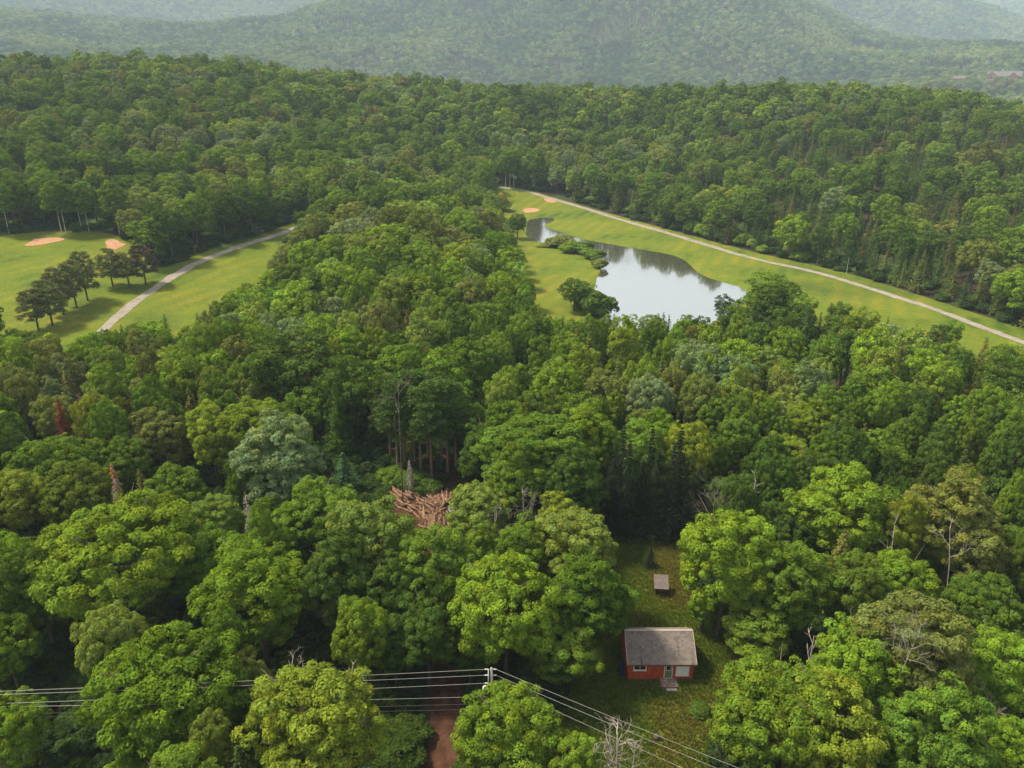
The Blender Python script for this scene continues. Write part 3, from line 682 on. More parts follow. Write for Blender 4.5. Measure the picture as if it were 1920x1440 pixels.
for i, (x, y) in enumerate(BIR):
    based(x, y - 3, 'birch', 17 + i % 3, 8, 'mid', f'white-trunked birch at back of the left green, {nth[i]} from left', group='birches behind the left green', name='birch_tree')
for i, (x, y) in enumerate([(948, 352), (956, 353), (963, 351), (1108, 383), (1000, 350)]):
    based(x, y, 'birch', 20, 8, 'mid', f'pale-trunked tall tree at head of pond fairway, {nth[[0, 1, 2, 4, 3][i]]} from left', group='pale trunks at the head of the pond fairway', name='birch_tree')
for i, (x, y, h) in enumerate([(1145, 1000, 13), (1170, 1006, 15), (1196, 1004, 12), (1222, 1010, 14), (1250, 1012, 15), (1276, 1016, 13), (1300, 1018, 12), (1160, 985, 16), (1210, 988, 16), (1262, 992, 16)]):
    k = sorted([1145, 1170, 1196, 1222, 1250, 1276, 1300, 1160, 1210, 1262]).index(x)
    based(x, y, 'spruce', h, 5.4, ('conifer', (0.022, 0.034, 0.016)), f'very dark spruce in the screen behind cabin lawn, {nth[k]} from left', group='dark spruces behind the cabin lawn', name='spruce_tree')
based(1217, 1064, 'spruce', 3.2, 2.2, ('conifer', (0.028, 0.036, 0.018)), 'small dark spruce growing alone on the lawn above the shed', name='spruce_tree')
based(650, 930, 'spruce', 7.5, 5.6, ('blue', (0.065, 0.125, 0.06)), 'blue-green young spruce at the left of the log heap', name='spruce_tree')
based(137, 870, 'spruce', 12.2, 4.8, 'rust', 'rust brown dying spruce at left among green crowns', name='spruce_tree')
based(640, 860, 'spruce', 14, 6.5, 'dark', 'green spruce deep in shade left of the pine trunks', name='spruce_tree')

# shrubs
SHR = [(1050, 463, 9, 4.0, 'olive', 'reedy olive shrub on bank of the pond arm'), (1066, 474, 6, 3.6, 'bright', 'round bright shrub on the pond point beside reeds'), (1086, 474, 9, 4.2, 'mid', 'wide green shrub at tip of the pond point'),
       (1112, 486, 7, 3.4, 'mid', 'low green shrub on the curved pond bank'), (1122, 502, 5, 3.0, 'olive', 'small shrub at east bend of the pond point'), (1104, 575, 8, 5, 'olive', 'grey-green shrub at near left pond corner'),
       (1120, 592, 8, 6, 'dark', 'dark bush at near left pond corner touching water'), (960, 425, 5, 4, 'bright', 'bright shrub near tip of the pond arm'), (942, 395, 7, 6, 'light', 'light shrub under the yellow willow'),
       (1312, 1338, 1.9, .9, 'dark', 'low dark bush on the lawn in front of cabin'), (760, 1395, 4.2, 1.9, 'dark', 'wide dark bush beside the dirt track'), (740, 1430, 4.5, 2.4, 'dark', 'dark bush at the bottom edge beside the track'),
       (990, 1400, 3.0, 1.5, 'mid', 'small shrub behind the pole maple'), (735, 905, 4, 2.4, 'mid', 'leafy shrub between the two log stacks'), (778, 915, 5, 2.6, 'dark', 'dark shrub in front of pine trunks'), (800, 925, 4, 2, 'dark', 'low dark shrub above the big log stack'),
       (1020, 462, 6, 1.2, 'yellow', 'low yellowish reeds on pond arm bank'), (1098, 478, 5, 2.4, 'bright', 'bright low shrub between two pond point shrubs')]
for x, y, w, h, t, lab in SHR:
    based(x, y, 'shrub', h, w, t, lab, cat='shrub', name='shrub')
for i in range(34):
    f = i / 33; x = 1085 + f * 430 + rng.normal(0, 6); y = np.interp(x, [p[0] for p in PATH_R], [p[1] for p in PATH_R]) - 13 - 20 * rng.random()
    based(x, float(y), 'shrub', rng.uniform(2.0, 7), rng.uniform(3.5, 8), ['bright', 'light', 'lime', 'mid'][i % 4], f"{['bright', 'light', 'lime', 'mid'][i % 4]} green bush beside right cart path, {nth[i] if i < 20 else 'number ' + str(i)} from the pond head" if i < 20 else f"{['bright', 'light', 'lime', 'mid'][i % 4]} green bush beside right cart path, {nth[33 - i]} from the near end", cat='shrub', group='bushes along the right cart path', name='shrub')

# ------------------------------------------------------------------ the woods between
CELL = {}
def near_ok(X, Y, Rr):
    ci, cj = int(X // 12), int(Y // 12)
    for i in range(ci - 1, ci + 2):
        for j in range(cj - 1, cj + 2):
            for (x, y, r) in CELL.get((i, j), ()):
                if (x - X) ** 2 + (y - Y) ** 2 < (0.62 * (r + Rr)) ** 2: return False
    return True
def put(X, Y, Rr): CELL.setdefault((int(X // 12), int(Y // 12)), []).append((X, Y, Rr))
for t in TREES:
    if t['kind'] != 'shrub': put(t['X'], t['Y'], t['R'])
def line_dist(w, X, Y): return float(np.min(np.hypot(w[:, 0] - X, w[:, 1] - Y)))
HER = [t for t in TREES if t['dep'] < 150 and t['kind'] != 'shrub']
_hu = fib(60, np.random.default_rng(1))[:, :2]
def overlap(h_, cx, cyy, a, b):
    px = h_['px'] + _hu[:, 0] * h_['a'] * .9; py = h_['py'] + _hu[:, 1] * h_['b'] * .9 - .1 * h_['b']
    return (((px - cx) / a) ** 2 + ((py - cyy) / b) ** 2 < 1).mean()
CAND = []
for s0, s1, sp_ in ((33, 165, 3.7), (165, 330, 4.9), (330, 640, 6.0)):
    g = np.arange(-s1, s1, sp_); gx, gy = np.meshgrid(g, np.arange(8, s1, sp_))
    gx = gx.ravel() + rng.uniform(-.48, .48, gx.size) * sp_; gy = gy.ravel() + rng.uniform(-.48, .48, gy.size) * sp_
    r = np.hypot(gx, gy); th = np.degrees(np.arctan2(gx, gy)); k = (r >= s0) & (r < s1) & (np.abs(th) < 44)
    CAND.append(np.stack([gx[k], gy[k]], 1))
CAND = np.concatenate(CAND)
bad = inside(FAIR_L, CAND[:, 0], CAND[:, 1]) | inside(FAIR_R, CAND[:, 0], CAND[:, 1]) | inside(LAWN, CAND[:, 0], CAND[:, 1]) | inside(LOGGED, CAND[:, 0], CAND[:, 1]) | inside(NEEDLES, CAND[:, 0], CAND[:, 1])
bad |= (dist_edge(LAWN, CAND[:, 0], CAND[:, 1]) < 1.5)
CAND = CAND[~bad]; rng.shuffle(CAND)
right_side = smooth_closed(np.concatenate([PR, np.array([(900.0, 100.0), (900.0, 900.0), (60.0, 900.0)])]), 0)
isR = inside(right_side, CAND[:, 0], CAND[:, 1])
nzv = vnoise(CAND[:, 0] / 45, CAND[:, 1] / 45); nzt = vnoise(CAND[:, 0] / 30 + 90, CAND[:, 1] / 30)
for (X, Y), rs, nv, nt_ in zip(CAND.tolist(), isR, nzv, nzt):
    r = math.hypot(X, Y); z = float(H(X, Y)); px, py, dep = proj(X, Y, z)
    if px < -260 or px > 2180 or py > 2300: continue
    if line_dist(TR, X, Y) < 3.2: continue
    if X < 0 and 45 < Y < 54: continue
    if r > 150 and (line_dist(PL, X, Y) < 5 or line_dist(PR, X, Y) < 5): continue
    pcon = 0.10
    if rs: pcon = 0.14 + 0.54 * np.clip((px - 1180) / 250, 0, 1) * np.clip((py - 215) / 60, 0, 1)
    elif 1050 < px and 600 < py < 800: pcon = 0.35
    elif px < 700 and py < 250: pcon = 0.25
    elif r < 110: pcon = 0.04
    u = rng.random()
    if u < pcon:
        kind = 'spruce'; h = rng.uniform(8, 13.5) if not rs else rng.uniform(8.5, 14); sx = rng.uniform(.95, 1.4) * h / 14; sz = h / 14
        tint = [('conifer', (0.085, 0.13, 0.028)), ('conifer', (0.12, 0.155, 0.034)), ('conifer', (0.06, 0.10, 0.028)), ('conifer', (0.14, 0.15, 0.036))][rng.integers(0, 4)]
    else:
        kind = rng.choice(['maple', 'oval', 'spread', 'lumpy', 'ash', 'birch'], p=[.27, .15, .16, .16, .2, .06])
        s = rng.uniform(.46, .88) * (0.85 + 0.3 * nv)
        if r > 165: s = rng.uniform(.75, 1.3) * (0.85 + 0.3 * nv)
        sx = s * rng.uniform(.9, 1.1); sz = rng.uniform(.72, 1.08) * (0.85 + 0.3 * s)
        q = nt_ + rng.normal(0, .18)
        tint = 'dark' if q < .18 else 'mid' if q < .46 else 'bright' if q < .66 else 'light' if q < .78 else 'olive' if q < .92 else 'pale'
        if r > 330 and tint == 'bright': tint = 'mid'
        if rng.random() < .03: tint = 'lime'
        elif rng.random() < .012: tint = 'yellow'
    Rr, Ht, zc = DIM[kind]
    if not near_ok(X, Y, Rr * sx): continue
    rzp = SHAPES[kind][3] if kind in SHAPES else Ht * .45
    for shrink in (1.0, .8, .62):
        cx, cyy, dp = proj(X, Y, z + zc * sz * shrink)
        hs = hidden_share(cx, cyy, Rr * sx * shrink * FPX / dp, rzp * sz * shrink * 0.95 * FPX / dp, Y)
        if hs < 0.05: break
    else: continue
    if dep < 140:
        cx, cyy, dp = proj(X, Y, z + zc * sz * shrink); aa, bb = Rr * sx * shrink * FPX / dp, rzp * sz * shrink * FPX / dp
        if any(h_['dep'] > dp and abs(h_['px'] - cx) < aa + h_['a'] and overlap(h_, cx, cyy, aa, bb) > .12 for h_ in HER): continue
    put(X, Y, Rr * sx * shrink)
    tree_rec(kind, X, Y, sx * shrink, sz * shrink, tint)

# which trees show, and how large (painter's buffer of crown outlines, nearest first)
own = np.full((360, 480), -1, int)
for i in sorted(range(len(TREES)), key=lambda i: TREES[i]['dep']):
    t = TREES[i]; x0, x1 = int(max(0, (t['px'] - t['a']) // 4)), int(min(480, (t['px'] + t['a']) // 4 + 1)); y0, y1 = int(max(0, (t['py'] - t['b']) // 4)), int(min(360, (t['py'] + t['b']) // 4 + 1))
    t['vis'] = 0
    if x1 <= x0 or y1 <= y0: continue
    gx, gy = np.meshgrid(np.arange(x0, x1) * 4 + 2.0, np.arange(y0, y1) * 4 + 2.0)
    e = (((gx - t['px']) / t['a']) ** 2 + ((gy - t['py']) / t['b']) ** 2 <= 1) & (own[y0:y1, x0:x1] < 0)
    t['vis'] = int(e.sum()); own[y0:y1, x0:x1][e] = i
fills_b = sorted([t for t in TREES if t['label'] is None and t['kind'] != 'spruce' and t['vis'] > 0], key=lambda t: -t['vis'])
fills_s = sorted([t for t in TREES if t['label'] is None and t['kind'] == 'spruce' and t['vis'] > 0], key=lambda t: -t['vis'])
n_hero_b = sum(1 for t in TREES if t['label'] and t['kind'] in SHAPES and t['kind'] not in ('shrub', 'birch'))
IND = fills_b[:max(0, 300 - n_hero_b)] + fills_s[:260]
indset = {id(t) for t in IND}
# labels of the individual trees: place in a row, counted from the left
def zone(t):
    px, by = t['px'], proj(t['X'], t['Y'], t['z'])[1]
    if inside(right_side, [t['X']], [t['Y']])[0]: return 'woods beyond right path' if by > 330 else 'high woods beyond right path'
    if t['Y'] > 290 and px < 800: return 'woods behind left green'
    if by > 1000: return 'cabin and track woods'
    if 480 < px < 1010 and by < 720: return 'mound between fairways'
    if by > 800: return 'log heap woods'
    if px < 560: return 'belt below left fairway'
    return 'belt between clearing and pond' if px < 1400 else 'belt below right fairway'
SHAPE_WORD = dict(maple='rounded maple', oval='narrow tree', spread='wide-topped tree', lumpy='lobed tree', ash='feathery tree', birch='slender birch', spruce='spruce', redpine='pine', pine='pine')
zs = {}
for t in IND: zs.setdefault((zone(t), t['kind'] == 'spruce'), []).append(t)
for (zn, isp), ts in zs.items():
    ts.sort(key=lambda t: t['Y']); nrow = max(1, math.ceil(len(ts) / 14)); n = math.ceil(len(ts) / nrow)
    for k in range(nrow):
        row = sorted(ts[k * n:(k + 1) * n], key=lambda t: t['px'])
        for j, t in enumerate(row):
            sw = ('short ' if t['sz'] < .72 else 'tall ' if t['sz'] > 1.08 else '') + SHAPE_WORD[t['kind']]
            t['label'] = f"{TINT_WORD[t['tw']]} {sw}, {nth[j]} from left, {nth[k]} {'spruce ' if isp else ''}row of {zn}"
            if len(re.findall(r"[A-Za-z]+", t['label'])) > 16: t['label'] = t['label'].replace('tall ', '', 1).replace('short ', '', 1)
            t['group'] = ('spruces in ' if isp else 'trees in ') + zn

def lod_of(dep): return 0 if dep < 125 else 1 if dep < 430 else 2 if dep < 760 else 3
NVAR = dict(maple=3, ash=3, spread=2, lumpy=2, oval=2, birch=2, spruce=3, pine=3, redpine=3, shrub=3)
def build_tree(t):
    k = t['kind']; lod = min(lod_of(t['dep']), 1)
    cm, tm, Rr, Ht, zc = proto(k, lod, t['var'] % NVAR[k])
    nm = t['name'] or {'spruce': 'spruce_tree', 'birch': 'birch_tree'}.get(k, 'broadleaf_tree')
    e = empty(nm, (t['X'], t['Y'], t['z']), t['rz']); e.scale = (t['sx'], t['sx'], t['sz'])
    tag(e, t['label'], t['cat'], t['group'])
    obj('stem' if k == 'shrub' else 'trunk', tm, e)
    c = obj('foliage' if k == 'shrub' else 'crown', cm, e); c['tint'] = [float(q) for q in t['tint']]
for t in TREES:
    if t['label'] is not None: build_tree(t)

# the remaining trees: masses
def merged_proto(kind, lod, var):
    if kind in SHAPES:
        v, f, lv = broad_crown(kind, lod, hash_(kind) + var * 131); mb = broad_trunk(kind, 3, 2, .15 if kind == 'birch' else .26); bark = M['birch_bark'] if kind == 'birch' else M['bark']; lm = M['leaf']
    else:
        v, f = spruce_crown(14.0, 2.9, lod, hash_(kind) + var * 131); lv = np.clip(np.random.default_rng(var).normal(1, .2, (len(f), 1)), .4, 1.7) * np.ones((1, 3)); mb = straight_trunk(14, .2, 4); bark = M['bark']; lm = M['needle']
    tf = np.array([q for q in mb.f if len(q) == 4]); tv = np.array(mb.v)
    me = mesh_np(f'{kind}_mass', np.concatenate([v, tv]), np.concatenate([f, tf + len(v)]), [lm, bark], False, np.concatenate([np.zeros(len(f)), np.ones(len(tf))]))
    a = me.attributes.new('vary', 'FLOAT_VECTOR', 'POINT'); a.data.foreach_set('vector', np.concatenate([np.repeat(lv, 4, 0), np.ones((len(tv), 3))]).astype(np.float32).ravel())
    return bpy.data.objects.new(f'{kind}_mass', me)
def scatter(name, protos, P, rot, scl, idx, tint, label=None, cat=None, kind='stuff'):
    me = bpy.data.meshes.new(name); me.vertices.add(len(P)); me.vertices.foreach_set('co', np.asarray(P, np.float32).ravel())
    for nm, ty, arr, fld in (('rot', 'FLOAT_VECTOR', rot, 'vector'), ('scl', 'FLOAT_VECTOR', scl, 'vector'), ('tint', 'FLOAT_VECTOR', tint, 'vector'), ('pick', 'INT', idx, 'value')):
        a = me.attributes.new(nm, ty, 'POINT'); a.data.foreach_set(fld, np.asarray(arr, np.int32 if ty == 'INT' else np.float32).ravel())
    c = bpy.data.collections.new(name + '_kinds')
    for i, p in enumerate(protos): p.name = f'{i:03d}_{p.name}'; c.objects.link(p)
    ng = bpy.data.node_groups.new(name, 'GeometryNodeTree')
    ng.interface.new_socket('Geometry', in_out='INPUT', socket_type='NodeSocketGeometry'); ng.interface.new_socket('Geometry', in_out='OUTPUT', socket_type='NodeSocketGeometry')
    n = ng.nodes; gi = n.new('NodeGroupInput'); go = n.new('NodeGroupOutput'); m2p = n.new('GeometryNodeMeshToPoints'); iop = n.new('GeometryNodeInstanceOnPoints'); ci = n.new('GeometryNodeCollectionInfo')
    ci.inputs['Collection'].default_value = c; ci.inputs['Separate Children'].default_value = True; ci.inputs['Reset Children'].default_value = True
    def na(nm, ty):
        q = n.new('GeometryNodeInputNamedAttribute'); q.data_type = ty; q.inputs['Name'].default_value = nm; return q.outputs['Attribute']
    e2r = n.new('FunctionNodeEulerToRotation'); L = ng.links
    L.new(gi.outputs[0], m2p.inputs[0]); L.new(m2p.outputs[0], iop.inputs['Points']); L.new(ci.outputs[0], iop.inputs['Instance']); iop.inputs['Pick Instance'].default_value = True
    L.new(na('pick', 'INT'), iop.inputs['Instance Index']); L.new(na('rot', 'FLOAT_VECTOR'), e2r.inputs[0]); L.new(e2r.outputs[0], iop.inputs['Rotation']); L.new(na('scl', 'FLOAT_VECTOR'), iop.inputs['Scale'])
    L.new(iop.outputs[0], go.inputs[0])
    o = obj(name, me); md = o.modifiers.new('scatter', 'NODES'); md.node_group = ng
    return tag(o, label, cat, kind=kind)
def mass(name, ts, label, cat):
    keys = sorted({(t['kind'], max(1, lod_of(t['dep'])), t['var'] % NVAR[t['kind']]) for t in ts}); ki = {k: i for i, k in enumerate(keys)}
    scatter(name, [merged_proto(*k) for k in keys], [(t['X'], t['Y'], t['z']) for t in ts], [(0, 0, t['rz']) for t in ts], [(t['sx'], t['sx'], t['sz']) for t in ts],
            [ki[(t['kind'], max(1, lod_of(t['dep'])), t['var'] % NVAR[t['kind']])] for t in ts], [t['tint'] for t in ts], label, cat)
rest = [t for t in TREES if t['label'] is None]
print('TREES', len(TREES), 'heroes', n_hero_b, 'individual', len(IND), 'rest', len(rest))
mass('woods', [t for t in rest if t['kind'] != 'spruce'], 'broadleaf woodland filling the slopes around the fairways', 'woodland')
mass('conifer_woods', [t for t in rest if t['kind'] == 'spruce'], 'spruce woodland on the slope beyond the right cart path', 'woodland')

# far hillsides
def far_forest():
    out = []
    for s0, s1, sp_ in ((640, 760, 7.0), (1250, 3500, 12.5), (3500, 4800, 19.0), (4800, 6900, 32.0)):
        g = np.arange(-s1 * .78, s1 * .78, sp_); gx, gy = np.meshgrid(g, np.arange(s0 * .7, s1, sp_))
        gx = gx.ravel() + rng.uniform(-.5, .5, gx.size) * sp_; gy = gy.ravel() + rng.uniform(-.5, .5, gy.size) * sp_
        r = np.hypot(gx, gy); th = np.degrees(np.arctan2(gx, gy)); k = (r >= s0) & (r < s1) & (np.abs(th) < 39)
        out.append(np.stack([gx[k], gy[k], np.full(k.sum(), sp_)], 1))
    P = np.concatenate(out); Z = H(P[:, 0], P[:, 1]); r = np.hypot(P[:, 0], P[:, 1])
    # keep what can be seen from about the camera's height
    el = (GZ + 11 - CAM_Z) / np.maximum(gr, 1)[:, None]; run = np.maximum.accumulate(el, axis=0)
    ri = np.clip(np.searchsorted(gr, r - 25) - 1, 0, len(gr) - 1); ti = np.clip(((np.arctan2(P[:, 0], P[:, 1]) - gth[0]) / (gth[1] - gth[0])).astype(int), 0, len(gth) - 1)
    vis = (Z + 22 - CAM_Z) / r > run[ri, ti] - 0.010
    px = 960 + FPX * P[:, 0] / (P[:, 1] * cp - (Z - CAM_Z) * sp); py = 720 - FPX * (P[:, 1] * sp + (Z + 12 - CAM_Z) * cp) / (P[:, 1] * cp - (Z - CAM_Z) * sp)
    lot = (px > 1738) & (px < 2000) & (r < 1760) & (r > 1200) & ((r > 1670) | (py < 146))
    k = vis & (py > -60) & ~lot
    P, Z, r = P[k], Z[k], r[k]; n = len(P)
    nz = .5 * vnoise(P[:, 0] / 70, P[:, 1] / 70) + .6 * vnoise(P[:, 0] / 260 + 7, P[:, 1] / 260) - .05 + rng.normal(0, .2, n)  # crown tones vary; broad dark patches also paint in cloud shadow and ravine shade
    cols = np.array([(0.034, 0.066, 0.026), (0.078, 0.132, 0.04), (0.125, 0.185, 0.055), (0.18, 0.215, 0.08)])
    ci = np.clip((nz * 4).astype(int), 0, 3); tint = cols[ci] * (1 + rng.normal(0, .1, (n, 1)))
    con = (vnoise(P[:, 0] / 120 + 40, P[:, 1] / 120) + rng.normal(0, .12, n)) > .72  # dark conifer clumps, their share raised to deepen the painted cloud-shadow patches
    keys = [('maple', 2, 0), ('lumpy', 2, 1), ('spread', 2, 0), ('maple', 3, 0), ('lumpy', 3, 1), ('ash', 3, 0), ('spread', 3, 1), ('spruce', 3, 0), ('spruce', 2, 0)]
    idx = np.where(r < 2000, rng.integers(0, 3, n), rng.integers(3, 7, n)); idx = np.where(con, np.where(r < 2000, 8, 7), idx)
    s = P[:, 2] / 9.4 * rng.uniform(.7, 1.2, n); s = np.where(r < 2000, s * .95, s)
    tint[con] = np.array((0.028, 0.05, 0.024)) * (1 + rng.normal(0, .1, (con.sum(), 1)))
    scatter('distant_forest', [merged_proto(*q) for q in keys], np.column_stack([P[:, 0], P[:, 1], Z - .5]), np.column_stack([np.zeros(n), np.zeros(n), rng.uniform(0, 6.28, n)]),
            np.column_stack([s, s, .6 * s + .4]), idx, np.clip(tint, .004, 1), 'hazy wooded mountainside beyond the near ridge', 'forest')
    print('FAR', n)
far_forest()

# ------------------------------------------------------------------ dead trees and snags
def twigs(g, mb, p, d, L, r, depth, droop=0.0, nb=3):
    p = Vector(p); d = Vector(d).normalized(); pts = [p]; n = 3
    for i in range(n):
        d = (d + Vector(g.normal(0, .16, 3)) + Vector((0, 0, -droop))).normalized(); pts.append(pts[-1] + d * L / n)
    mb.tube(pts, [r, r * .8, r * .6, r * .35], 4 if r < .06 else 5, False)
    if depth == 0: return
    for i in range(nb):
        t = g.uniform(.35, 1.0); q = pts[0].lerp(pts[-1], t) if t < .9 else pts[-1]
        side = Vector(g.normal(0, 1, 3)); side = (side - side.dot(d) * d).normalized()
        twigs(g, mb, q, d * .75 + side * .75, L * g.uniform(.5, .72), r * .55, depth - 1, droop, nb)
def bare_tree(cx, cyy, ztop, label, seed, r=.13, spread=.5, depth=3, start=.35, name='dead_tree', mat='dead_wood', nb=3, lim=6):
    z = 0.0
    for _ in range(30): X, Y = at_z(cx, cyy, ztop + z); z = .5 * z + .5 * float(H(X, Y))
    g = np.random.default_rng(seed)
    e = tag(empty(name, (X, Y, z), g.uniform(0, 6.28)), label, 'tree', 'dead and bare trees')
    lean = g.normal(0, .04, 2) * ztop
    tp = [(lean[0] * t * t, lean[1] * t * t, ztop * t - (.3 if t == 0 else 0)) for t in (0, .35, .7, 1)]
    MB().tube(tp, [r * 1.3, r, r * .7, r * .2], 6).build('trunk', M[mat], e, True)
    mb = MB()
    for i in range(lim):
        t = start + (1 - start) * (i + g.random()) / lim; a = i * 2.4 + g.random()
        p = (lean[0] * t * t, lean[1] * t * t, ztop * t)
        twigs(g, mb, p, (math.cos(a) * spread, math.sin(a) * spread, .8), ztop * .34 * (1.25 - t), r * .5, depth - 1, 0, nb)
    mb.build('branches', M[mat], e)
bare_tree(1165, 1368, 10.5, 'pale leafless dead tree at the bottom edge under the power lines', 1, .15, .6, 4, .3, lim=8)
bare_tree(742, 712, 20, 'grey bare treetop rising above the red pine trunks', 2, .07, .8, 3, .75, lim=5, mat='grey_wood')
bare_tree(674, 1246, 9, 'thin grey snag crossing the power lines beside yellow-green tree', 3, .11, .3, 2, .6, lim=4)
bare_tree(925, 955, 11, 'forked white snag in front of the yellowish bush tree', 4, .07, .7, 3, .55)
bare_tree(985, 920, 12, 'crooked pale snag above the dome maple', 5, .08, .6, 3, .45)
bare_tree(1010, 945, 11, 'pale broken snag next to the crooked snag', 6, .07, .6, 3, .5, mat='grey_wood')
bare_tree(1345, 918, 16, 'bare twiggy top behind the tall shed-side maple', 7, .05, .8, 4, .68, lim=8, mat='grey_wood')
bare_tree(1690, 1190, 15, 'bare twig patch poking from the olive grey crown', 8, .055, .8, 4, .8, lim=8)
bare_tree(1530, 1186, 8.5, 'white forked snag behind the lawn-edge maple', 9, .13, .55, 2, .35, lim=5)
bare_tree(1808, 1306, 8, 'white leaning snag in the lower right woods', 10, .13, .4, 2, .5, lim=3)
bare_tree(1868, 1335, 8, 'reddish grey leafless bush tree at right in lower woods', 11, .1, .9, 4, .3, lim=9)
bare_tree(1690, 985, 14, 'slender white trunk left of the olive birch-like crown', 12, .07, .4, 2, .6, lim=3)
bare_tree(1812, 1003, 14.5, 'pale bare limbs through the olive birch-like crown', 13, .06, .9, 3, .75, lim=4)
bare_tree(640, 1275, 12, 'spiky grey twigs above the yellow-green broken tree', 14, .09, .6, 3, .55, lim=6)
bare_tree(560, 1236, 12.5, 'grey twigs left of the spiky ones beneath power lines', 15, .08, .7, 3, .6, lim=5)
bare_tree(1415, 890, 14, 'thin pale trunk among crowns above shed-side maple', 16, .08, .3, 2, .7, lim=3)
bare_tree(640, 322, 17, 'greyish bare tree in woods where the two fairways meet', 17, .12, .8, 3, .4, lim=9, mat='grey_wood')
bare_tree(255, 352, 17, 'greyish bare tree in woods above the left green', 18, .12, .8, 3, .4, lim=9, mat='grey_wood')
def dead_spruce(cx, cyy, ht, rb, label, seed, tint=None):
    X, Y = at_z(cx, cyy, ht); z = float(H(X, Y)); g = np.random.default_rng(seed)
    e = tag(empty('dead_spruce', (X, Y, z)), label, 'tree', 'dead spruces')
    MB().tube([(0, 0, -.3), (0, 0, ht * .5), (0, 0, ht)], [.17, .11, .02], 6).build('trunk', M['dead_wood'], e, True)
    mb = MB()
    for w in range(46):
        t = .12 + .86 * w / 46; Rw = rb * (1 - t) ** .8 + .15
        for b in range(5):
            a = g.uniform(0, 6.28); L = Rw * g.uniform(.6, 1.15); q = Vector((math.cos(a), math.sin(a), 0)); p0 = Vector((0, 0, ht * t))
            mid = p0 + q * L * .6 + Vector((0, 0, -.05 * L)); end = p0 + q * L + Vector((0, 0, -.38 * L))
            mb.tube([p0, mid, end], [.035, .025, .01], 3, False)
            for s in (-1, 1):
                sd = Vector((-q.y, q.x, 0)) * s
                mb.tube([mid, mid + sd * L * .25 + q * L * .15 + Vector((0, 0, -.12 * L))], [.02, .008], 3, False)
    mb.build('branches', M['dead_wood'], e)
    if tint:
        v, f = spruce_crown(ht, rb * .95, 1, seed, .8); k = v.reshape(-1, 4, 3)[:, :, 2].mean(1); keep = (k > ht * .82) | ((k > ht * .3) & (g.random(len(k)) < .22))
        v = v.reshape(-1, 4, 3)[keep].reshape(-1, 3)
        c = obj('needles', mesh_np('needles', v, np.arange(len(v)).reshape(-1, 4), [M['needle']]), e); needle_vary(c.data, v, seed); c['tint'] = list(TINT[tint])
dead_spruce(459, 922, 13.5, 1.7, 'silver grey dead spruce standing above the bright rounded maple', 21)
dead_spruce(207, 866, 13.5, 1.5, 'dead spruce with orange needles at its top, left of centre', 22, 'orange')
dead_spruce(767, 862, 6, 0.9, 'short dead pole with stubs before the pine trunks', 23)

# ------------------------------------------------------------------ felled logs
LOG = []
for k in range(4):
    g = np.random.default_rng(40 + k); mb = MB(); L = 1.0
    mb.tube([(-L / 2, 0, 0), (0, g.normal(0, .015), g.normal(0, .01)), (L / 2, 0, 0)], [.5, .46, .38], 8)
    LOG.append(mesh_np('log', mb.v, mb.f, [M['log'], M['log_end']], False, [1 if len(f) > 4 else 0 for f in mb.f]))
def log_stack(px, py, n, ang, spread, L, wx, wy, hz, label, seed):
    g = np.random.default_rng(seed); X, Y = ground_at(px, py)
    for i in range(n):
        a = R_(ang) + g.normal(0, R_(spread)); dx, dy = g.normal(0, wx), g.normal(0, wy)
        q = math.exp(-(dx / wx) ** 2 * .35 - (dy / wy) ** 2 * .35); z = float(H(X, Y)) + .2 + g.random() * hz * q
        o = obj('log', LOG[i % 4], None, (X + dx, Y + dy, z), (g.normal(0, .3), g.normal(0, .10), a)); r = g.uniform(.2, .36); ll = L * g.uniform(.65, 1.15)
        o.scale = (ll, r, r)
        tag(o, label, 'log', label.replace('brown log lying in the ', ''))
log_stack(752, 932, 34, 128, 7, 3.2, 1.0, 1.4, 1.0, 'brown log lying in the small slanting stack left of the main heap', 1)
log_stack(780, 926, 18, 122, 10, 3.0, .9, .9, .9, 'brown log lying in the narrow middle stack of the heap', 2)
log_stack(808, 955, 56, 115, 24, 3.3, 1.1, 1.6, 1.3, 'brown log lying in the jumbled main heap beside the bush tree', 3)
log_stack(830, 950, 50, 75, 22, 3.3, .9, 1.9, 1.4, 'brown log lying in the reddish end of the main heap', 4)
log_stack(820, 982, 30, 95, 16, 3.1, .8, 1.1, .9, 'brown log lying in the lowest tip of the main heap', 5)
def slash():
    mb = MB(); g = np.random.default_rng(31)
    for (px, py, n, w) in ((752, 932, 40, 2.0), (780, 926, 30, 1.6), (808, 955, 70, 2.2), (830, 950, 80, 2.2), (820, 982, 60, 1.8)):
        X, Y = ground_at(px, py)
        for _ in range(n):
            p = (X + g.normal(0, w * .6), Y + g.normal(0, w * .8), float(H(X, Y)) + g.uniform(.1, 1.3)); a = g.uniform(0, 6.28)
            twigs(g, mb, p, (math.cos(a), math.sin(a), g.uniform(-.1, .6)), g.uniform(.8, 2.0), .03, 1, .05, 3)
    tag(mb.build('slash', M['log']), 'tangle of broken twigs strewn over the log heap', 'brushwood', kind='stuff')
slash()
for i, (x0, y0, x1, y1) in enumerate([(578, 1256, 632, 1250), (590, 1263, 628, 1262)]):
    a, b = ground_at(x0, y0), ground_at(x1, y1)
    o = MB().tube([(*a, .35), ((a[0] + b[0]) / 2, (a[1] + b[1]) / 2, .45), (*b, .3)], [.16, .15, .1], 7).build('fallen_trunk', M['dead_wood'], None, True)
    tag(o, ['upper pale fallen trunk in shade left of the track', 'lower pale fallen trunk in shade left of the track'][i], 'fallen trunk')
X, Y = ground_at(856, 962)
mb = MB(); mb.box(-.8, .8, -.6, .6, 0, .9)
